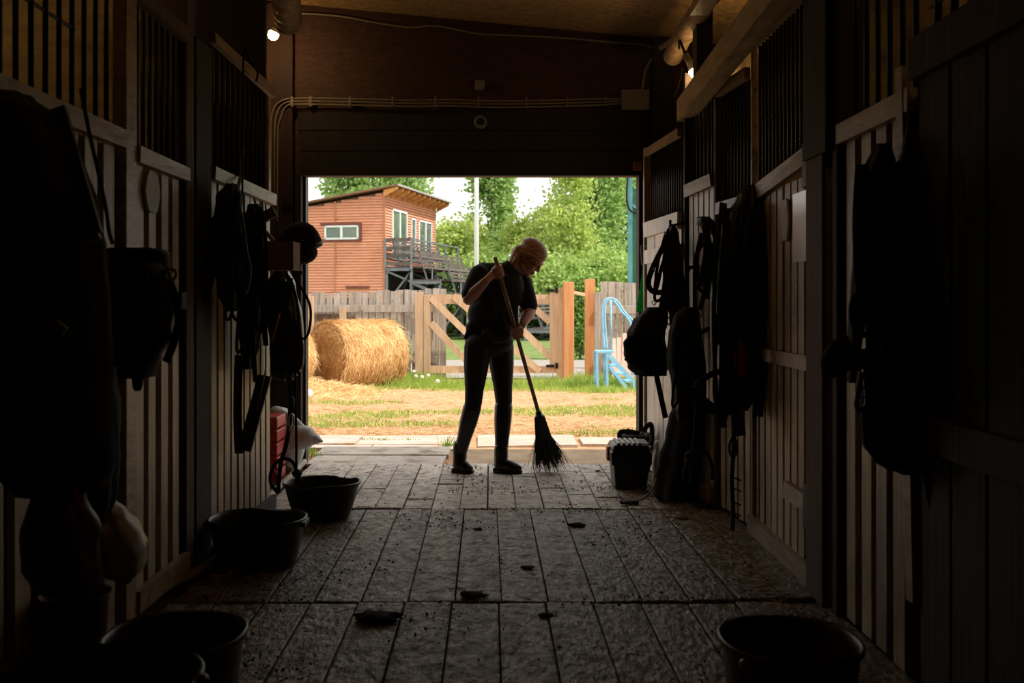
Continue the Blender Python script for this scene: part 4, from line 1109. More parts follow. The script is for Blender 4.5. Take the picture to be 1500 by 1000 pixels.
def strap(pts, Y, w, flat=.22, axis=(0, 1, 0), n=6):
    """strap through photo pixels at depth Y (or per point depth)"""
    return MB().tube(spline([W(p[0], p[1], p[2] if len(p) > 2 else Y) for p in pts], n), w, 8, flat=flat, flat_axis=axis)
def cord(pts, Y, r, n=6):
    return MB().tube(spline([W(p[0], p[1], p[2] if len(p) > 2 else Y) for p in pts], n), r, 8)
def ringm(px, py, Y, R, r, M=None):
    c = W(px, py, Y)
    return MB().tube([c + Vector((math.cos(t) * R, 0, math.sin(t) * R)) for t in [2 * math.pi * k / 18 for k in range(18)]], r, 6, closed=True)

# ---- lamps
m_bulb = material('lit_bulb', (255, 236, 200), rough=.3, emis=(255, 214, 150), estr=120)
def lamp(name, px, py, Y, aim, label, mount):
    c = W(px, py, Y); aim = Vector(aim).normalized(); M = aim.to_track_quat('Z', 'Y').to_matrix()
    t = thing(name, label, 'lamp', mount, 'lit spot lamps in the upper corners')
    part('bulb', MB().lathe([(.001, .055), (.022, .05), (.034, .03), (.036, .012), (.030, 0), (.001, -.002)], c, 16, M=M), m_bulb, t, smooth=True)
    part('socket', MB().lathe([(.030, -.001), (.026, -.02), (.020, -.05), (.020, -.10), (.001, -.105)], c, 16, M=M), m_greyplastic, t, smooth=True)
    part('arm', MB().tube(spline([c - aim * .10, c - aim * .16 + Vector((0, 0, .03)), Vector(mount)], 5), .008, 8), m_iron, t, smooth=True)
lamp('spot_lamp', 402, 47, 6.6, (-.45, .1, -1), 'small lit spot lamp glowing in the upper left corner', W(424, 26, 6.75))
lamp('spot_lamp', 1016, 101, 5.8, (.55, -.1, -1), 'small lit spot lamp glowing under the right duct', W(995, 72, 5.85))
# added fill bulbs inside the closed stalls, for the glow behind the bars
m_fill_bulb = material('stall_fill_bulb', (255, 220, 170), rough=.3, emis=(255, 206, 140), estr=75)
for (x, y, z, lab) in ((2.5, 2.6, 2.55, 'dim bare bulb added to light the near right stall'), (-2.2, 3.3, 2.75, 'dim bare bulb added to light the near left stall'), (2.5, 4.4, 2.5, 'dim bare bulb added to light the middle right stall'), (-2.6, 4.9, 2.95, 'dim bare bulb added to light the far left stall')):
    t = thing('added_stall_lamp', lab, 'lamp', (x, y, ceil_z(x)), 'added fill bulbs in the stalls')
    part('flex', MB().tube([(x, y, ceil_z(x)), (x, y, z + .05)], .006, 6), m_iron, t)
    part('bulb', MB().ell((x, y, z), (.035, .035, .045), None, 12, 8), m_fill_bulb, t, smooth=True)

# ---- electrics on the far wall
yw = FARY - .004
jb = thing('junction_box', 'grey electrical junction box at the right end of the cables', 'junction box', W(929, 163, yw))
c0, c1 = W(909, 163, yw), W(950, 133, yw)
part('lid', MB().box((c0.x, yw - .06, c0.z), (c1.x, yw, c1.z)), m_greyplastic, jb, bevel=.006)
for a, b in ((.012, .012), (.012, -.012), (-.012, .012), (-.012, -.012)):
    part('screw', MB().ell(((c0.x if a > 0 else c1.x) + a, yw - .061, (c0.z if b > 0 else c1.z) + b), (.004, .003, .004), None, 8, 6), m_chrome, jb)
single('wall_box', MB().box(tuple(W(696, 134, yw) + Vector((0, -.04, 0))), tuple(W(710, 119, yw))), m_greyplastic, 'small square grey box on the wall above the cables', 'electrical box', bevel=.006)
dc = W(704, 179, FARY - .04)
dm = thing('dome_camera', 'small white dome camera on the dark header beam', 'camera', dc)
Rx = Matrix.Rotation(math.radians(90), 3, 'X')
part('housing', MB().lathe([(.048, -.0), (.046, .018), (.036, .032), (.030, .030), (.001, .028)], dc, 24, M=Rx), m_greyplastic, dm, smooth=True)
part('lens_dome', MB().ell(dc + Vector((0, -.030, 0)), (.026, .018, .026), None, 16, 10), m_iron, dm, smooth=True)
sw = thing('wall_switch', 'small brown switch hanging by the right door jamb', 'switch', W(933, 250, yw))
part('plate', MB().box(tuple(W(926, 251, yw) + Vector((0, -.05, 0))), tuple(W(939.5, 238, yw) + Vector((0, -.02, 0)))), material('brown_switch', (128, 84, 52), (146, 98, 62), rough=.6), sw, bevel=.004)
part('cable', MB().tube([W(931, 238, yw - .02), W(929, 163, yw - .02)], .008, 8), m_cable, sw)
single('light_switch', MB().box(tuple(W(413, 303, FARY - .06) + Vector((0, -.02, 0))), tuple(W(428, 287, FARY - .06))).box(tuple(W(416, 299, FARY - .06) + Vector((0, -.028, 0))), tuple(W(425, 291, FARY - .06))), m_darkwood, 'dark square switch box on the left brown post', 'switch', bevel=.004)
for k, dz in enumerate((0, 4.5, 9)):
    pts = [(398 + k * 4, 300 + k * 12), (397 + k * 5, 200), (399 + k * 6, 165 + dz), (412 + k * 4, 148 + dz * .8), (440, 144 + dz), (520, 145 + dz), (600, 147 + dz), (660, 146 + dz), (720, 148 + dz), (800, 147 + dz), (870, 145 + dz), (910, 145 + dz * .7)]
    o = single('wall_cable', cord(pts, FARY - .069, .0065, 5), m_cable, ('top cable of three running along the header', 'middle cable of three running along the header', 'lowest cable of three running along the header')[k], 'cable', 'cables along the header', smooth=True)
    for px in (428, 455, 512, 575, 637, 700, 770, 830, 886):
        if k == 1: part('clip', MB().box(tuple(W(px, 158, FARY - .02)), tuple(W(px + 2, 142, FARY - .06) + Vector((0, -.018, 0)))), m_cable, o)
single('ceiling_cable', cord([(428, 22), (450, 20), (500, 24), (550, 33), (600, 40), (640, 38), (700, 49), (760, 52), (830, 56), (900, 62), (945, 66), (968, 76)], FARY - .02, .007), m_cable, 'thin cable sagging along the top edge of the far wall', 'cable', smooth=True)
single('drop_cable', cord([(970, 74), (955, 86), (946, 102), (943, 118), (941, 133)], FARY - .03, .012), m_cable, 'thick conduit curving down into the junction box', 'cable', smooth=True)
single('thin_cable', cord([(950, 155), (965, 157), (980, 150), (992, 132), (1000, 100)], FARY - .06, .007), m_cable, 'thin cable leaving the right side of the junction box', 'cable', smooth=True)
# ducts with cobwebs
m_duct = material('dusty_duct', (116, 92, 64), (160, 132, 96), rough=.7, scale=(20, 30, 20), bump=.5)
def duct(pts, r, label):
    p = spline(pts, 10); rs = [r * (1 + .10 * math.sin(i * 1.9)) for i in range(len(p))]
    return single('ventilation_duct', MB().tube(p, rs, 14), m_duct, label, 'duct', 'flexible ducts', smooth=True)
duct([W(985, 84, 6.2), W(1000, 55, 5.9), W(1025, 18, 5.5), W(1062, -45, 5.0)], .055, 'dusty flexible duct along the upper right beam')
duct([W(422, 34, 6.5), W(420, 8, 6.3), W(414, -40, 6.0)], .085, 'dusty flexible duct in the upper left corner')
single('conduit_pipe', MB().tube(spline([W(968, 70, 6.6), W(985, 58, 6.2), W(1000, 35, 5.9), W(1018, 5, 5.6), W(1040, -40, 5.2)], 6), .018, 10), m_cable, 'smooth grey conduit running above the right duct', 'pipe', smooth=True)

# ---- signs and sheets
def plaque(c, w, h, nrm, label, mat, name='oval_plaque'):
    pts = []
    sd = Vector((0, 1, 0))
    for k in range(40):
        t = 2 * math.pi * k / 40; q = 1 + .05 * math.cos(6 * t) - .05 * (abs(math.cos(t)) > .93)
        pts.append(c + sd * (math.cos(t) * w / 2 * q) + UP * (math.sin(t) * h / 2 * q))
    return single(name, MB().prism(pts, nrm * .012), mat, label, 'plaque', 'stall name plaques', bevel=.002)
m_plq = material('grey_green_plaque', (150, 154, 140), (178, 180, 166), rough=.6, scale=(16, 16, 16))
plaque(Vector((-1.281, 3.625, 1.545)), .155, .155, Vector((1, 0, 0)), 'scalloped grey plaque on the left stall door', m_plq)
plaque(Vector((1.241, 4.33, 1.50)), .11, .19, Vector((-1, 0, 0)), 'scalloped pale plaque beside the paper sheet on the right door', material('pale_plaque', (196, 192, 184), (214, 210, 202), rough=.6, scale=(16, 16, 16)))
m_paper = material('white_paper', (226, 228, 230), (240, 242, 244), rough=.22, spec=.8, scale=(4, 4, 4))
single('paper_sheet', MB().box((1.236, 4.04, 1.31), (1.240, 4.23, 1.60)), m_paper, 'white paper sheet pinned to the right stall door', 'paper')
single('paper_notice', MB().prism([W(962, 345, 6.55) + Vector((-.01, 0, 0)), W(962, 395, 6.55) + Vector((-.01, 0, 0)), W(975, 395, 6.2) + Vector((-.01, 0, 0)), W(975, 340, 6.2) + Vector((-.01, 0, 0))], (.004, 0, 0)), m_paper, 'faded paper notice on the pale far right wall', 'paper')

# ---- feed tubs
def tub(name, cx, cy, w, d, h, mat, label, bucket_handle=None, lips=(), n=48, z0=0.0, taper=.78, cat='bucket'):
    t = thing(name, label, cat, (cx, cy, z0), 'feed buckets on the barn floor')
    def ring(s, z, lipk):
        out = []
        for k in range(n):
            th = 2 * math.pi * k / n; e = .86
            x = math.copysign(abs(math.cos(th)) ** e, math.cos(th)); y = math.copysign(abs(math.sin(th)) ** e, math.sin(th))
            dz = 0; dr = 1
            for la in lips:
                dd = math.atan2(math.sin(th - la), math.cos(th - la)); g = math.exp(-(dd / .30) ** 4); dz -= .014 * g * lipk; dr += .06 * g * lipk
            out.append(Vector((cx + x * w / 2 * s * dr, cy + y * d / 2 * s * dr, z0 + z + dz)))
        return out
    R_ = [ring(taper * .2, .004, 0), ring(taper * .96, .002, 0), ring(taper, .015, 0), ring(taper + (1 - taper) * .5, h * .5, .1), ring(.955, h - .035, .6), ring(.962, h - .018, .8), ring(1.02, h - .016, 1), ring(1.025, h - .004, 1), ring(1.0, h, 1), ring(.955, h - .008, 1), ring(.93, h - .04, .6), ring(taper - .03, .03, 0), ring(.05, .022, 0)]
    part('tub_body', MB().rings(R_), mat, t, smooth=True)
    return t
m_gtub = material('dark_green_rubber', (18, 26, 23), (28, 38, 34), rough=.42, scale=(12, 12, 12), bump=.05)
m_rtub = material('dark_maroon_plastic', (60, 26, 24), (78, 36, 32), rough=.40, scale=(12, 12, 12), bump=.04)
fl = onfloor(463, 768)
t1 = tub('feed_tub', fl.x, 5.28, .40, .34, .195, m_gtub, 'dark green rubber feed tub with a rope handle, farther of the two', lips=(-1.9, 1.1), taper=.74)
part('rope_handle', cord([(407, 722, 5.3), (396, 705, 5.3), (400, 684, 5.3), (413, 672, 5.3), (427, 675, 5.3), (434, 688, 5.3), (437, 706, 5.3)], 5.3, .010), m_rope, t1, smooth=True)
part('rope_knot', MB().ell(W(435, 693, 5.3), (.028, .026, .022), None, 12, 8).ell(W(437, 702, 5.3), (.020, .02, .02), None, 10, 8), m_rope, t1, smooth=True)
t2 = tub('feed_tub', W(376, 0, 4.32).x, 4.34, .415, .36, .21, m_gtub, 'dark green rubber feed tub by the left wall, nearer of the two', lips=(-1.75, 1.4), taper=.80)
part('grip', MB().box((W(306, 0, 4.3).x - .005, 4.26, .18), (W(306, 0, 4.3).x + .02, 4.36, .20)), m_gtub, t2)
part('grip', MB().box((W(441, 0, 4.3).x - .0, 4.26, .18), (W(441, 0, 4.3).x + .025, 4.36, .20)), m_gtub, t2)
t3 = tub('plastic_bucket', W(1160, 0, 2.5).x, 2.52, .345, .345, .30, m_rtub, 'dark maroon plastic bucket at the lower right foreground', taper=.76)
part('handle_lug', MB().ell((W(1085, 0, 2.4).x, 2.37, .285), (.012, .01, .012), None, 10, 8), m_chrome, t3, smooth=True)
t4 = tub('plastic_bucket', W(255, 0, 2.55).x, 2.56, .350, .345, .30, m_rtub, 'dark reddish plastic bucket at the lower left foreground', taper=.76)
t5 = tub('plastic_bucket', W(125, 0, 1.98).x, 1.98, .44, .40, .40, m_gtub, 'large black green bucket cut off at the lower left corner', taper=.8)
part('handle_lug', MB().ell((W(296, 0, 1.95).x, 1.95, .405), (.014, .02, .014), None, 10, 8), m_gtub, t5, smooth=True)
hx = W(300, 0, 1.85)
part('handle_grip', MB().lathe([(.001, .420), (.010, .416), (.017, .400), (.020, .37), (.024, .28), (.026, .20), (.001, .2)], (hx.x, 1.86, -.055), 16), material('red_grip', (112, 44, 36), (140, 62, 52), rough=.3), t5, smooth=True, label='dark red rounded grip')

# ---- pipe along the left wall foot
single('floor_pipe', MB().tube(spline([onfloor(150, 918, .03), onfloor(190, 892, .03), onfloor(250, 856, .03), onfloor(306, 826, .03), onfloor(345, 790, .03), onfloor(383, 748, .03), onfloor(397, 724, .03), onfloor(425, 697, .03), onfloor(446, 676, .03)], 6), .020, 10), material('dirty_plastic_pipe', (132, 118, 100), (172, 158, 138), rough=.6, scale=(10, 10, 10)), 'dirty plastic pipe lying along the foot of the left wall', 'pipe', smooth=True)
# ---- feed sack and red crate in the left recess
m_sack = material('white_woven_sack', (178, 180, 184), (214, 216, 220), rough=.45, scale=(60, 60, 8), bump=.35, bump_scale=(18, 18, 18))
sk = MB()
sk.ell(W(418, 655, 6.55), (.13, .12, .20), Matrix.Rotation(.2, 3, 'Y'), 18, 12); sk.ell(W(412, 622, 6.55), (.085, .09, .12), None, 16, 10)
limb(sk, [(W(425, 640, 6.5), .11), (W(447, 640, 6.48), .075), (W(462, 643, 6.47), .035), (W(471, 646, 6.46), .012)])
limb(sk, [(W(405, 605, 6.52), .05), (W(425, 612, 6.5), .035), (W(445, 628, 6.48), .02)])
for k in range(9): sk.capsule(W(402 + 5 * k, 612 + 2.5 * k, 6.44), .008, W(404 + 5.5 * k, 665 - 2 * k, 6.43), .013, 8)
o = link('feed_sack', remesh('feed_sack', sk, .008, 4), m_sack); o['label'] = 'crumpled white plastic feed sack leaning at the left door jamb'; o['category'] = 'sack'
m_red = material('red_plastic', (176, 44, 40), (200, 66, 58), rough=.45, scale=(8, 8, 8))
cr = thing('red_container', 'stack of red plastic trays behind the feed sack', 'container', (W(404, 0, 6.2).x, 6.2, 0))
for k in range(5):
    part('tray', MB().box((W(390, 0, 6.2).x, 6.12, .03 + k * .083), (W(410.5, 0, 6.2).x, 6.36, .10 + k * .083)), m_red, cr, bevel=.008)

# ---- toolbox, tote bag and bottle by the right wall
m_tbox = material('black_box_plastic', (16, 16, 17), (28, 28, 29), rough=.38, scale=(20, 20, 20))
TY = 6.16; bxc = W(921, 0, TY).x
tb = thing('grooming_box', 'black plastic tool box with ribbed lid on the floor', 'tool box', (bxc, TY, 0))
def frust(z0, z1, w0, w1, d0, d1):
    return MB().add([(bxc - w0, TY - d0, z0), (bxc + w0, TY - d0, z0), (bxc + w0, TY + d0, z0), (bxc - w0, TY + d0, z0), (bxc - w1, TY - d1, z1), (bxc + w1, TY - d1, z1), (bxc + w1, TY + d1, z1), (bxc - w1, TY + d1, z1)],
                    [(3, 2, 1, 0), (4, 5, 6, 7), (0, 1, 5, 4), (1, 2, 6, 5), (2, 3, 7, 6), (3, 0, 4, 7)])
part('body', frust(.002, .165, .095, .108, .12, .135), m_tbox, tb, bevel=.01)
part('rim', frust(.150, .235, .122, .126, .15, .152), m_tbox, tb, bevel=.01)
part('lid', frust(.232, .275, .122, .105, .15, .125), m_tbox, tb, bevel=.012)
for k in range(5):
    part('lid_rib', MB().box((bxc - .085 + k * .032, TY - .12, .27), (bxc - .065 + k * .032, TY + .12, .285)), material('grey_box_plastic', (108, 110, 112), (130, 132, 134), rough=.35), tb, bevel=.003)
part('lid_plate', MB().bar((bxc + .085, TY - .1, .272), (bxc + .085, TY + .1, .272), .05, .015), MATS['grey_box_plastic'], tb)
part('clasp', MB().box((bxc - .138, TY - .04, .165), (bxc - .122, TY + .04, .25)), material('orange_clasp', (176, 96, 48), (196, 112, 60), rough=.4), tb, bevel=.003)
part('clasp', MB().box((bxc + .122, TY - .04, .165), (bxc + .138, TY + .04, .25)), m_tbox, tb, bevel=.003)
TGY = 6.62; tg = thing('tote_bag', 'open dark tote bag of brushes behind the tool box', 'bag', W(932, 680, TGY))
tg.location.z = 0
part('bag_body', loft([(931, 692, 20), (931, 665, 24), (932, 645, 25), (932, 636, 23)], TGY, .11, 3, 4, .05), m_blackcloth, tg, smooth=True)
part('bag_strap', strap([(910, 652), (908, 634), (922, 632), (938, 634), (948, 624), (954, 622), (955, 640), (951, 668)], TGY - .08, .016), m_blackcloth, tg, smooth=True)
part('brush_handle', MB().capsule(W(919, 655, TGY), .022, W(920, 631, TGY), .018), m_leather, tg, smooth=True)
part('brush_handle', MB().capsule(W(928, 655, TGY), .014, W(929, 641, TGY), .013), m_leather, tg, smooth=True)
part('cord', cord([(936, 642), (940, 633), (946, 640), (950, 634), (953, 645), (947, 650)], TGY - .1, .006), m_greyplastic, tg, smooth=True)
bo = thing('spray_bottle', 'pale plastic bottle standing against the white wall', 'bottle', (W(963, 0, 6.3).x, 6.3, 0))
part('bottle_body', MB().lathe([(.001, .0), (.030, .0), (.034, .02), (.034, .12), (.026, .17), (.014, .20), (.012, .22), (.001, .22)], (W(963, 0, 6.3).x, 6.3, .0), 18), material('milky_plastic', (190, 182, 160), (206, 198, 178), rough=.35), bo, smooth=True)
part('cap', MB().lathe([(.001, .265), (.012, .262), (.016, .25), (.016, .215), (.001, .215)], (W(963, 0, 6.3).x, 6.3, 0), 14), m_white, bo, smooth=True)

# ---- tack hanging on the right wall
def tack(name, label, cat, px, py, Y, grp=None): return thing(name, label, cat, W(px, py, Y), grp)
G_T = 'tack hanging on the right wall'
Y1 = 5.85
t = tack('bridle', 'bundle of black leather bridles on a hook by the pale wall', 'bridle', 985, 332, Y1, G_T)
part('hook', MB().tube(spline([W(984, 330, Y1) + Vector((.09, 0, .02)), W(984, 330, Y1), W(982, 322, Y1)], 4), .008, 8), m_iron, t, smooth=True)
part('strap_bundle', loft([(985, 330, 5), (985, 345, 9), (987, 380, 12), (990, 430, 14), (993, 470, 12), (996, 500, 7)], Y1, .05, 5, 7, .22), m_leather, t, smooth=True)
part('noseband', strap([(982, 338), (972, 360), (957, 390), (950, 412), (953, 424), (962, 428), (972, 427), (978, 422)], Y1 - .03, .016), m_leather, t, smooth=True)
part('cheek_strap', strap([(986, 345), (975, 375), (968, 395), (964, 415), (960, 426)], Y1 - .05, .011), m_leather, t, smooth=True)
part('rein', strap([(987, 340), (980, 380), (974, 420), (968, 445), (966, 462), (971, 461), (974, 440), (980, 400)], Y1 - .06, .009), m_leather, t, smooth=True)
part('rein', strap([(986, 335), (998, 400), (1000, 440), (997, 480), (988, 490)], Y1 - .02, .010), m_leather, t, smooth=True)
part('buckle', ringm(958, 443, Y1 - .05, .012, .003), m_chrome, t, smooth=True)
part('buckle', ringm(960, 394, Y1 - .06, .012, .003), m_chrome, t, smooth=True)
part('bit', ringm(982, 470, Y1 - .06, .022, .005), m_chrome, t, smooth=True)

Y2 = 6.0
t = tack('saddle_bag', 'dark maroon and black saddle bag hanging beside the doorway', 'bag', 948, 455, Y2, G_T)
m_maroon = material('dark_maroon_cloth', (26, 14, 16), (40, 22, 25), rough=.85, scale=(50, 50, 50), bump=.2)
part('bag_body', loft([(956, 455, 16), (950, 470, 24), (946, 490, 30), (945, 515, 33), (948, 538, 31), (952, 549, 24)], Y2, .11, 8, 3, .06), m_maroon, t, smooth=True)
part('side_pocket', loft([(930, 492, 12), (926, 502, 14), (927, 525, 13), (930, 534, 10)], Y2 - .06, .06, 9, 3, .05), m_blackcloth, t, smooth=True)
part('flap', loft([(960, 450, 14), (955, 466, 22), (950, 486, 27), (948, 497, 26)], Y2 - .03, .12, 10, 3, .06), m_blackcloth, t, smooth=True)
part('carry_strap', strap([(935, 475), (955, 462), (972, 445), (981, 410), (985, 345)], Y2 - .04, .013), m_blackcloth, t, smooth=True)
part('carry_strap', strap([(962, 478), (938, 490), (940, 505), (958, 512), (975, 505)], Y2 - .15, .006), m_rope, t, smooth=True)
part('buckle', MB().bar(W(946, 488, Y2 - .15), W(957, 483, Y2 - .15), .004, .006), m_chrome, t)
part('trailing_strap', strap([(952, 492), (960, 540), (968, 580), (975, 612)], Y2 - .12, .016), m_leather, t, smooth=True)

Y3 = 5.55
t = tack('rope_halter', 'bundle of dark lead ropes and straps above the rug bag', 'rope', 1008, 452, Y3, G_T)
part('rope_coil', loft([(1010, 450, 9), (1006, 462, 17), (1003, 490, 22), (1003, 530, 23), (1004, 565, 19), (1001, 592, 14), (998, 616, 6)], Y3, .09, 12, 6, .16), m_rope, t, smooth=True)
for k in range(7):
    x = 989 + k * 5
    part('strand', cord([(1011, 452), (x + 4, 470), (x, 510), (x + 2, 560), (999 + k, 600)], Y3 - .09 - .01 * (k % 2), .007), m_rope, t, smooth=True)
part('ring', ringm(1023, 458, Y3 - .06, .024, .006), m_chrome, t, smooth=True)
part('side_loop', strap([(1040, 480), (1022, 490), (1010, 500), (1007, 515), (1018, 522), (1030, 518)], Y3 - .1, .012), m_leather, t, smooth=True)
part('clip', MB().capsule(W(994, 590, Y3 - .09), .006, W(993, 600, Y3 - .09), .005), m_chrome, t, smooth=True)

Y4 = 5.72
t = tack('rug_bag', 'tall black rug bag slumped on the floor against the wall', 'bag', 988, 730, Y4, None)
t.location.z = 0
part('bag_body', loft([(1006, 588, 14), (1004, 610, 22), (1001, 640, 26), (996, 670, 29), (991, 700, 32), (985, 722, 29), (984, 733, 20)], Y4, .14, 14, 4, .10), m_blackcloth, t, smooth=True)
part('side_flap', loft([(1012, 590, 10), (1015, 615, 14), (1016, 640, 10), (1014, 648, 5)], Y4 - .05, .05, 15, 3, .1), m_blackcloth, t, smooth=True)
part('zip_edge', cord([(1010, 640), (996, 662), (978, 690), (968, 712)], Y4 - .15, .004), m_rope, t, smooth=True)
part('drawstring', cord([(962, 700), (956, 716), (945, 728), (932, 733), (912, 735)], Y4 - .18, .005), m_greyplastic, t, smooth=True)
single('webbing_strap', MB().bar(onfloor(908, 735, .012), onfloor(935, 735, .012), .05, .018), m_blackcloth, 'flat dark strap end lying on the floor by the rug bag', 'strap', bevel=.005)

Y5 = 4.85
t = tack('harness_bundle', 'large dark mass of harness hanging left of the right stall door', 'harness', 1088, 290, Y5, G_T)
part('harness_mass', loft([(1098, 272, 8), (1095, 290, 15), (1090, 320, 30), (1086, 370, 36), (1084, 430, 38), (1082, 490, 38), (1080, 540, 36), (1080, 575, 28), (1082, 600, 12)], Y5, .12, 17, 6, .14), m_leather, t, smooth=True)
for k, (a, b) in enumerate((((1085, 300), (1062, 470)), ((1092, 300), (1072, 500)), ((1098, 300), (1090, 520)), ((1105, 300), (1108, 500)))):
    part('rein', strap([a, ((a[0] + b[0]) / 2 - 4, 380), b], Y5 - .15, .010), m_leather, t, smooth=True)
part('hanging_strap', strap([(1062, 430), (1060, 520), (1058, 600), (1059, 626)], Y5 - .16, .019), m_leather, t, smooth=True)
part('hanging_strap', strap([(1075, 560), (1080, 600), (1085, 638)], Y5 - .16, .026), m_leather, t, smooth=True)
part('noseband_loop', strap([(1080, 545), (1050, 545), (1025, 560), (1018, 578), (1028, 595), (1048, 603), (1066, 604), (1078, 590)], Y5 - .12, .015), m_leather, t, smooth=True)
part('browband', strap([(1020, 565), (1030, 585), (1050, 600)], Y5 - .15, .018), m_leather, t, smooth=True)
part('red_pad', loft([(1085, 500, 5), (1086, 525, 10), (1088, 550, 6)], Y5 - .13, .03, 19, 3, .1), material('red_felt', (140, 24, 24), (164, 36, 34), rough=.9), t, smooth=True)
Y6 = 5.15
t = tack('driving_bridle', 'black bridle with blinkers hooked over the narrow stall door', 'bridle', 1042, 318, Y6, G_T)
part('crown_piece', loft([(1030, 318, 10), (1032, 326, 14), (1040, 334, 13), (1048, 342, 8)], Y6, .05, 21, 3, .15), m_leather, t, smooth=True)
part('cheek_strap', strap([(1036, 338), (1040, 360), (1046, 385), (1047, 410)], Y6 - .04, .013), m_leather, t, smooth=True)
part('cheek_strap', strap([(1046, 340), (1052, 365), (1050, 395)], Y6 - .05, .013), m_leather, t, smooth=True)
part('blinker', loft([(1036, 388, 6), (1037, 400, 11), (1037, 415, 11), (1036, 424, 6)], Y6 - .03, .03, 22, 2, .06), m_leather, t, smooth=True)
part('blinker', loft([(1034, 422, 7), (1038, 430, 11), (1040, 438, 8)], Y6 - .04, .03, 23, 2, .06), m_leather, t, smooth=True)
part('bit', ringm(1047, 390, Y6 - .09, .022, .005), m_chrome, t, smooth=True)
part('rein', strap([(1030, 355), (1020, 375), (1018, 420), (1019, 500), (1017, 560)], Y6 - .02, .012), m_leather, t, smooth=True)
part('rein', strap([(1078, 300), (1062, 345), (1052, 385)], Y6 - .08, .009), m_leather, t, smooth=True)
single('riding_whip', MB().tube([W(1042, 432, 5.0), W(1053, 508, 5.0)], [.007, .005], 8), material('yellow_cane', (176, 140, 72), (198, 162, 92), rough=.5), 'thin yellow whip hanging beside the driving bridle', 'whip', smooth=True)
t = tack('knotted_rope', 'thick dark rope with a knot and loop hanging near the floor', 'rope', 1015, 500, 5.3, G_T)
part('rope', cord([(1019, 500), (1020, 580), (1018, 630), (1014, 660)], 5.3, .009), m_rope, t, smooth=True)
part('knot', MB().ell(W(1012, 668, 5.3), (.035, .03, .03), None, 14, 10).ell(W(1008, 676, 5.28), (.022, .025, .02), None, 12, 8), m_rope, t, smooth=True)
part('loop', cord([(1008, 676), (1002, 690), (1003, 704), (1009, 706), (1013, 696), (1012, 676)], 5.27, .009), m_rope, t, smooth=True)
part('tail', cord([(1014, 664), (1026, 660), (1038, 668), (1043, 685), (1043, 702)], 5.28, .010), m_rope, t, smooth=True)
t = tack('lead_chain', 'dark lead rope with clips hanging down to the floor', 'rope', 1072, 600, 4.95, G_T)
part('rope', cord([(1073, 600), (1075, 650), (1072, 700), (1074, 750), (1072, 790)], 4.95, .011), m_rope, t, smooth=True)
part('clip', MB().tube([W(1074 + 6 * math.cos(a), 655 + 14 * math.sin(a), 4.93) for a in [2 * math.pi * k / 16 for k in range(16)]], .006, 6, closed=True), m_iron, t, smooth=True)
for k, yy in enumerate((700, 716, 736, 752)):
    part('tassel', cord([(1074, yy), (1080, yy + 1), (1085, yy + 4)], 4.93, .004), m_rope, t, smooth=True)
bz = []
for i in range(60):
    py = 498 + i * 5; bz.append(W(1108 + 1.6 * math.sin(i * 1.9), py, 4.88))
single('braided_rope', MB().tube(bz, [.016 + .006 * math.sin(i * 1.9) for i in range(60)], 8), material('rust_rope', (78, 34, 28), (110, 54, 44), rough=.9, scale=(90, 90, 90), bump=.4), 'rust red braided rope hanging on the right door stile', 'rope', smooth=True)
gs = thing('green_strap', 'bright green strap dangling at the right door jamb', 'strap', W(946, 382, 6.92))
m_gs = material('bright_green_webbing', (30, 160, 84), (52, 186, 104), rough=.6, scale=(40, 40, 40), transl=.6)
part('webbing', strap([(947, 384), (946, 400), (942, 425), (937, 457)], 6.92, .026, flat=.15), m_gs, gs, smooth=True)
part('webbing', strap([(949, 400), (949, 430), (948, 459)], 6.96, .016, flat=.2), m_gs, gs, smooth=True)
part('clip', MB().capsule(W(941, 362, 6.92), .014, W(943, 386, 6.92), .018), m_iron, gs, smooth=True)
single('jamb_cord', cord([(943, 282), (947, 300), (953, 312), (951, 320), (946, 330), (944, 365)], 6.9, .006), m_rope, 'thin dark cord hooked on the right door jamb', 'cord', smooth=True)

# near right bundle
Y7 = 3.0
t = tack('saddle_pad', 'heavy dark saddle pads and girths hanging on the near right wall', 'saddle pad', 1310, 210, Y7, G_T)
part('hanger', cord([(1338, 130), (1330, 200), (1318, 275)], Y7, .010), m_leather, t, smooth=True)
part('upper_pad', loft([(1322, 262, 20), (1326, 285, 32), (1328, 330, 34), (1322, 380, 36), (1314, 430, 32), (1306, 455, 20)], Y7, .10, 25, 4, .10), m_blackcloth, t, smooth=True)
part('girth', loft([(1292, 212, 10), (1288, 250, 20), (1278, 310, 22), (1270, 370, 18), (1262, 430, 14), (1252, 500, 9), (1247, 560, 5)], Y7 + .05, .06, 26, 4, .12), m_blackcloth, t, smooth=True)
part('lower_pad', loft([(1300, 440, 22), (1302, 490, 30), (1304, 545, 36), (1310, 600, 46), (1314, 650, 50), (1318, 672, 42), (1322, 688, 22)], Y7, .10, 27, 5, .10), m_blackcloth, t, smooth=True)
part('rolled_strap', strap([(1298, 520), (1262, 526), (1232, 530), (1220, 540), (1218, 525), (1232, 508), (1244, 502)], Y7 - .08, .030, flat=.5), m_leather, t, smooth=True)
part('diagonal_strap', strap([(1365, 435), (1335, 480), (1300, 522)], Y7 - .1, .030, flat=.3), m_leather, t, smooth=True)
part('loop', cord([(1252, 430), (1247, 455), (1252, 480), (1265, 490), (1275, 484)], Y7 - .06, .010), m_leather, t, smooth=True)
part('long_strap', strap([(1318, 520), (1340, 600), (1355, 680), (1370, 762)], Y7 - .12, .012), m_leather, t, smooth=True)
part('buckle', ringm(1262, 575, Y7 - .05, .016, .003), m_chrome, t, smooth=True)
part('buckle', ringm(1268, 432, Y7 - .05, .014, .003), m_chrome, t, smooth=True)
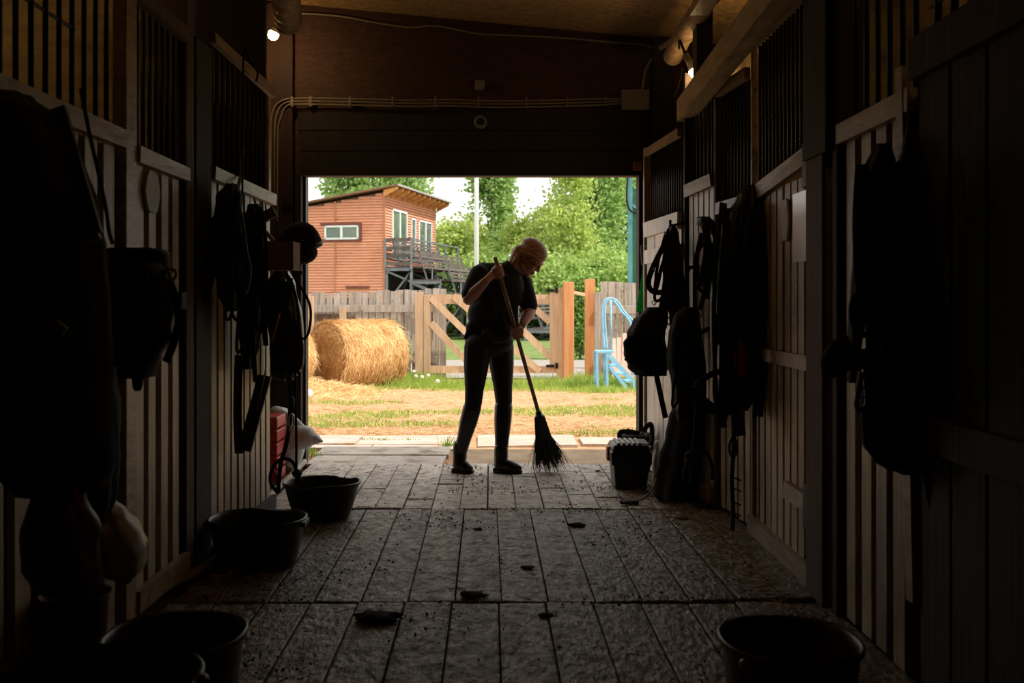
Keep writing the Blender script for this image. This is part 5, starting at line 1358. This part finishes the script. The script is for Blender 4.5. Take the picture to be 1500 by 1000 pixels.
part('stirrup', cord([(1262, 545), (1258, 570), (1255, 595), (1262, 600), (1270, 590), (1268, 555)], Y7 - .05, .008), m_leather, t, smooth=True)

# ---- tack hanging on the left wall
G_L = 'tack hanging on the left wall'
Y8 = 2.45
t = tack('horse_rug', 'big dark horse rug hanging in the left foreground', 'horse rug', 60, 140, Y8, G_L)
part('rug', loft([(15, 140, 30), (22, 170, 55), (32, 230, 78), (40, 300, 92), (45, 370, 100), (50, 450, 108), (55, 530, 106), (60, 610, 98), (75, 680, 85), (90, 715, 60)], Y8, .13, 31, 6, .07), m_blackcloth, t, smooth=True)
part('neck_strap', MB().bar(W(84, 160, 2.5), W(138, 346, 2.4), .02, .042, up=(1, 0, 0)), m_leather, t)
part('strap_end', MB().bar(W(131, 352, 2.39), W(147, 345, 2.39), .022, .014), m_rail, t)
part('cord', cord([(118, 130), (132, 200), (148, 270), (156, 310), (160, 340), (165, 357)], 2.9, .006), m_rope, t, smooth=True)
part('yellow_tag', MB().bar(W(80, 474, 2.28), W(95, 486, 2.28), .01, .022), material('yellow_tag', (150, 146, 52), (170, 164, 66), rough=.7), t)
Y9 = 2.98
t = tack('saddle', 'black saddle with square pad racked on the left wall', 'saddle', 200, 365, Y9, G_L)
part('saddle_pad', loft([(190, 366, 52), (192, 380, 58), (194, 420, 56), (194, 470, 54), (193, 520, 42), (194, 552, 34)], Y9, .10, 33, 4, .03), m_blackcloth, t, smooth=True)
part('flap', loft([(205, 385, 30), (212, 410, 46), (214, 450, 50), (212, 490, 48), (205, 525, 32)], Y9 - .07, .08, 34, 2, .03), m_leather, t, smooth=True)
part('seat', loft([(165, 368, 12), (190, 364, 30), (215, 366, 30), (240, 372, 8)], Y9 - .05, .07, 35, 2, .03), m_leather, t, smooth=True)
part('stirrup_strap', strap([(240, 395), (255, 430), (262, 465), (255, 500), (243, 530)], Y9 - .1, .012), m_leather, t, smooth=True)
part('red_tab', MB().bar(W(155, 373, Y9 - .12), W(162, 390, Y9 - .12), .006, .016), MATS['red_felt'], t)
part('metal_ring', ringm(250, 402, Y9 - .12, .016, .005), m_chrome, t, smooth=True)
part('saddle_rack', MB().bar((-1.3, Y9, W(0, 440, Y9).z), (-.95, Y9, W(0, 440, Y9).z), .05, .05), m_darkwood, t)
t = tack('girth_cloth', 'dark cloth hanging to a point under the horse rug', 'cloth', 140, 560, 2.55, G_L)
part('cloth', loft([(135, 540, 26), (138, 600, 32), (142, 660, 30), (148, 720, 20), (152, 770, 4)], 2.55, .09, 37, 5, .10), m_blackcloth, t, smooth=True)
t = tack('plastic_bag', 'dark carrier bag with an orange stripe hanging in the left foreground', 'bag', 90, 690, 2.45, G_L)
m_bagd = material('dark_red_plastic_bag', (44, 22, 18), (62, 32, 26), rough=.4, scale=(8, 8, 8), bump=.3)
part('bag_body', loft([(88, 690, 16), (90, 720, 36), (92, 770, 50), (96, 820, 52), (104, 850, 46), (112, 868, 26)], 2.45, .12, 39, 5, .08), m_bagd, t, smooth=True)
part('orange_stripe', strap([(106, 718), (116, 748), (125, 775), (131, 795)], 2.31, .011, flat=.2), material('orange_print', (216, 72, 30), (232, 96, 44), rough=.5), t, smooth=True)
part('handle', cord([(75, 700), (82, 688), (94, 686), (101, 698)], 2.42, .012), m_greyplastic, t, smooth=True)
t = tack('milk_bag', 'translucent white plastic bag bulging beside the orange striped bag', 'bag', 170, 735, 2.6, G_L)
part('bag_body', loft([(158, 732, 8), (163, 752, 20), (172, 780, 32), (180, 805, 34), (184, 830, 28), (184, 848, 12)], 2.6, .09, 41, 4, .10), material('milky_plastic_bag', (176, 164, 144), (198, 186, 166), rough=.4, scale=(6, 6, 6), bump=.2, transl=.3), t, smooth=True)
single('red_bin', MB().lathe([(.001, 0), (.075, 0), (.09, .33), (.098, .335), (.085, .32), (.07, .02), (.001, .02)], (W(103, 0, 2.75).x, 2.78, 0), 28), material('dark_red_bin', (84, 20, 18), (98, 28, 24), rough=.6), 'dark red bin standing under the hanging bags', 'bin', smooth=True)

Y10 = 4.36
t = tack('work_jacket', 'black jacket hanging on the left rail behind the teal rope', 'jacket', 335, 262, Y10, G_L)
part('jacket', loft([(340, 270, 8), (336, 290, 17), (333, 330, 20), (334, 380, 19), (338, 430, 17), (340, 455, 9)], Y10, .10, 43, 5, .12), m_blackcloth, t, smooth=True)
part('sleeve', loft([(318, 320, 8), (314, 360, 9), (309, 400, 7), (305, 432, 4)], Y10 - .12, .05, 44, 3, .1), m_blackcloth, t, smooth=True)
single('teal_rope', cord([(356, 216, 4.8), (353, 256, 4.74), (348, 280, 4.5), (352, 310, 4.25), (357, 335), (360, 365), (366, 395), (362, 420), (358, 432)], 4.22, .009), material('teal_cord', (48, 92, 96), (66, 118, 122), rough=.8, scale=(120, 120, 120), bump=.4), 'teal cord dangling over the black jacket', 'rope', smooth=True)
single('wire_hook', cord([(355, 290), (356, 200), (357, 75), (366, 90), (377, 105), (375, 120)], 4.5, .005), m_iron, 'long bent wire hook on the left grill', 'hook', smooth=True)
t = tack('halter_bundle', 'dark red and black halters hanging on the left rail', 'halter', 370, 300, 4.72, G_L)
part('halter_mass', loft([(372, 300, 8), (370, 330, 14), (370, 380, 17), (370, 430, 18), (368, 470, 18), (366, 500, 13), (362, 540, 8)], 4.72, .08, 46, 6, .14), m_maroon, t, smooth=True)
for k, px in enumerate((372, 383, 376)):
    part('hook', cord([(px, 290 + k * 4), (px + 2, 300 + k * 4), (px - 1, 315 + k * 5)], 4.72, .006), m_chrome, t, smooth=True)
part('flat_strap', MB().bar(W(388, 550, 4.75), W(358, 660, 4.65), .012, .065, up=(1, 0, .3)), m_leather, t)
part('flat_strap', strap([(350, 520), (348, 600), (350, 664)], 4.6, .020), m_leather, t, smooth=True)
part('pale_edge', MB().bar(W(390, 536, 4.7), W(377, 600, 4.7), .006, .006), m_rail, t)
t = thing('cardboard_box', 'small open brown box fixed on the end of the left wall', 'box', W(406, 393, 5.15))
m_card = material('brown_cardboard', (112, 82, 58), (134, 100, 72), rough=.85, scale=(10, 10, 10))
bx0, bx1 = W(379, 393, 5.1), W(433, 354, 5.1)
part('box_front', MB().box((bx0.x, 5.04, bx0.z), (bx1.x, 5.052, bx1.z)), m_card, t)
part('box_side', MB().box((bx1.x - .012, 5.05, bx0.z), (bx1.x, 5.22, bx1.z)), m_card, t)
part('box_side', MB().box((bx0.x, 5.05, bx0.z), (bx0.x + .012, 5.22, bx1.z)), m_card, t)
part('box_bottom', MB().box((bx0.x, 5.04, bx0.z - .01), (bx1.x, 5.22, bx0.z)), m_card, t)
part('box_back', MB().box((bx0.x, 5.21, bx0.z), (bx1.x, 5.222, bx1.z)), m_card, t)
part('brush', MB().bar(W(378, 322, 5.1), W(403, 310, 5.1), .05, .05), m_post, t)
part('comb', MB().bar(W(385, 335, 5.08), W(400, 352, 5.08), .02, .02), m_rail, t)
t = tack('riding_helmet', 'black riding helmet hanging at the end of the left wall', 'helmet', 440, 388, 5.5, G_L)
hm = W(439, 355, 5.5)
R_h = Matrix.Rotation(math.radians(-20), 3, 'Y')
dome = [[hm + R_h @ Vector((math.cos(t_) * r * 1.02, math.sin(t_) * r * .85, z)) for t_ in [2 * math.pi * k / 32 for k in range(32)]] for r, z in ((.112, -.055), (.116, -.02), (.113, .02), (.100, .06), (.075, .09), (.04, .107), (.005, .112))]
part('shell', MB().rings(dome, True, True), m_blackcloth, t, smooth=True)
part('peak', MB().ell(hm + R_h @ Vector((.085, -.01, -.040)), (.04, .07, .014), R_h, 16, 8), m_leather, t, smooth=True)
part('lower_shell', MB().ell(hm + Vector((-.005, 0, -.055)), (.105, .085, .07), None, 20, 12), m_blackcloth, t, smooth=True)
part('chin_strap', cord([(434, 388), (440, 396), (442, 402)], 5.45, .006), m_leather, t, smooth=True)
part('button', MB().ell(hm + Vector((.035, -.098, .005)), (.005, .004, .005), None, 8, 6), m_chrome, t, smooth=True)
t = tack('black_plastic_bag', 'shiny black plastic bag hanging beside the left door jamb', 'bag', 418, 395, 5.4, G_L)
part('bag_body', loft([(412, 392, 10), (412, 420, 22), (416, 460, 27), (420, 500, 26), (421, 535, 24), (418, 556, 14)], 5.4, .10, 48, 6, .10), material('shiny_black_plastic', (16, 16, 17), (26, 26, 27), rough=.25, scale=(10, 10, 10), bump=.4, bump_scale=(14, 14, 14)), t, smooth=True)
part('stick', MB().tube([W(410, 458, 5.28), W(398, 502, 5.28)], .006, 8), MATS['yellow_cane'], t, smooth=True, label='short pale stick')
part('bag_neck', cord([(408, 402), (414, 380), (420, 400)], 5.38, .010), m_blackcloth, t, smooth=True)
t = tack('lead_rope', 'lead rope with a snap hook hanging over the farther feed tub', 'rope', 430, 470, 5.28, G_L)
part('strap', strap([(424, 555), (425, 580), (424, 620), (418, 655), (411, 680), (407, 722)], 5.3, .012), m_leather, t, smooth=True)
part('rope', cord([(433, 540), (433, 600), (434, 640), (434, 690)], 5.3, .007), m_rope, t, smooth=True)
part('swivel', MB().capsule(W(427, 585, 5.26), .016, W(427, 600, 5.26), .013), m_iron, t, smooth=True)
part('snap_hook', MB().tube([W(427 + 4 * math.cos(a), 617 + 11 * math.sin(a), 5.26) for a in [2 * math.pi * k / 16 for k in range(16)]], .004, 6, closed=True), m_chrome, t, smooth=True)
part('ring', ringm(427, 628, 5.26, .013, .003), m_chrome, t, smooth=True)

# ragged straps and ends that hang out of the dark bundles
def ragged(t, px0, px1, py0, py1, Y, n, seed, mats=(m_leather, m_rope), w=.010, dy=.12):
    rr = random.Random(seed)
    for k in range(n):
        a = rr.uniform(px0, px1); b = a + rr.uniform(-14, 14); y1 = py0 + (py1 - py0) * rr.uniform(.55, 1.05); ym = (py0 + y1) / 2
        m_ = rr.choice(mats)
        if rr.random() < .45:
            part('loose_strap', strap([(a, py0 + rr.uniform(0, 20)), (a + rr.uniform(-9, 9), ym), (b, y1)], Y - rr.uniform(.02, dy), w * rr.uniform(.7, 1.5)), m_, t, smooth=True)
        else:
            e = rr.uniform(8, 20); part('loose_strap', strap([(a, py0 + rr.uniform(0, 20)), (a - e * .6, ym), (b - e * .3, y1), (b + e * .4, y1 - 6), (b + e * .5, ym), (a + 3, py0 + 10)], Y - rr.uniform(.02, dy), w * rr.uniform(.6, 1.1)), m_, t, smooth=True)
for nm, args in (('rope_halter', (990, 1026, 455, 610, 5.5, 8, 1)), ('harness_bundle', (1050, 1118, 295, 610, 4.75, 12, 2)), ('bridle', (972, 1000, 335, 490, 5.78, 6, 3)), ('driving_bridle', (1026, 1056, 322, 460, 5.08, 6, 4)),
                 ('work_jacket', (318, 352, 275, 470, 4.3, 6, 5)), ('halter_bundle', (352, 388, 300, 560, 4.65, 9, 6)), ('saddle_pad', (1250, 1350, 230, 600, 2.92, 9, 7)), ('saddle', (150, 250, 380, 560, 2.9, 6, 8)), ('black_plastic_bag', (395, 436, 400, 560, 5.3, 5, 9))):
    ragged(bpy.data.objects[nm], *args)
# ---- dirt clumps and straw on the floor
m_dung = material('dark_dung', (30, 23, 17), (50, 39, 29), rough=1, scale=(30, 30, 30), bump=.6)
for k, (px, py, r, lab) in enumerate(((552, 908, .055, 'largest dark dirt clump on the near floor boards'), (690, 873, .035, 'dark dirt clump at the plank joint left of centre'), (800, 902, .02, 'small dirt clump right of centre on near boards'), (772, 832, .02, 'small dirt clump on the middle floor boards'), (700, 775, .016, 'small dirt clump before the left boot'), (845, 770, .03, 'flat dirt clump on the boards right of the broom'), (1000, 760, .022, 'dirt clump near the rug bag'), (875, 690, .014, 'tiny dirt clump beside the tool box'))):
    c = onfloor(px, py); mb = MB(); rings = []
    for j in range(1, 8):
        ph = math.pi * j / 8
        rings.append([c + Vector((math.cos(t) * math.sin(ph) * r * 1.5 * (1 + .7 * mnoise.noise(Vector((math.cos(t) * 1.5, math.sin(t) * 1.5, k * 3 + ph)))), math.sin(t) * math.sin(ph) * r * (1 + .7 * mnoise.noise(Vector((math.cos(t) * 2, math.sin(t) * 2, k * 5 + ph)))), max(.0, r * .18 - math.cos(ph) * r * .34 + r * .15 * mnoise.noise(Vector((t * 2, ph * 3, k)))))) for t in [2 * math.pi * q / 22 for q in range(22)]])
    mb.rings(rings)
    single('dirt_clump', mb, m_dung, lab, 'dirt', 'dirt clumps on the floor', smooth=True)
B = []; D = []
for _ in range(2600):
    u = rng.random()
    if u < .55: y = rng.uniform(2.6, 6.8); x = (1.12 if y < 5 else 1.12 - (y - 5) * .11) - abs(rng.gauss(0, .14))
    elif u < .8: y = rng.uniform(2.4, 5.6); x = -1.18 + abs(rng.gauss(0, .12))
    else: y = rng.uniform(3, 6.9); x = rng.uniform(-1.2, 1.1)
    a = rng.uniform(0, 6.28); l = rng.uniform(.02, .09); B.append((x, y, .006 + .012 * rng.random())); D.append((math.cos(a) * l, math.sin(a) * l, rng.uniform(-.004, .02)))
o = link('floor_straw', strands_mesh('floor_straw', np.array(B), np.array(D), .004), material('barn_straw', (150, 120, 76), (206, 180, 130), rough=.8, scale=(3, 3, 3))); o['kind'] = 'stuff'; o['label'] = 'loose straw bits swept along both wall feet'; o['category'] = 'straw'
B = []
for _ in range(9000):
    y = 2.6 + 4.4 * rng.random(); x = rng.uniform(-1.15, .98)
    band = .35 * math.exp(-((y - 6.05) / .15) ** 2) + .3 * math.exp(-((y - 5.45) / .12) ** 2) + .3 * math.exp(-((y - 3.85) / .12) ** 2)
    if mnoise.noise(Vector((x * 2.2, y * 2.6, 1.7))) + band > .32 or rng.random() < .05: B.append((x, y, .006))
vq, q = cloud_quads(np.array(B), .0055, .9)
vq[:, 2] = np.clip(vq[:, 2], .001, .010)
o = link('floor_crumbs', quads_mesh('floor_crumbs', vq, q), m_dung); o['kind'] = 'stuff'; o['label'] = 'fine dirt crumbs scattered over the floor boards'; o['category'] = 'dirt'
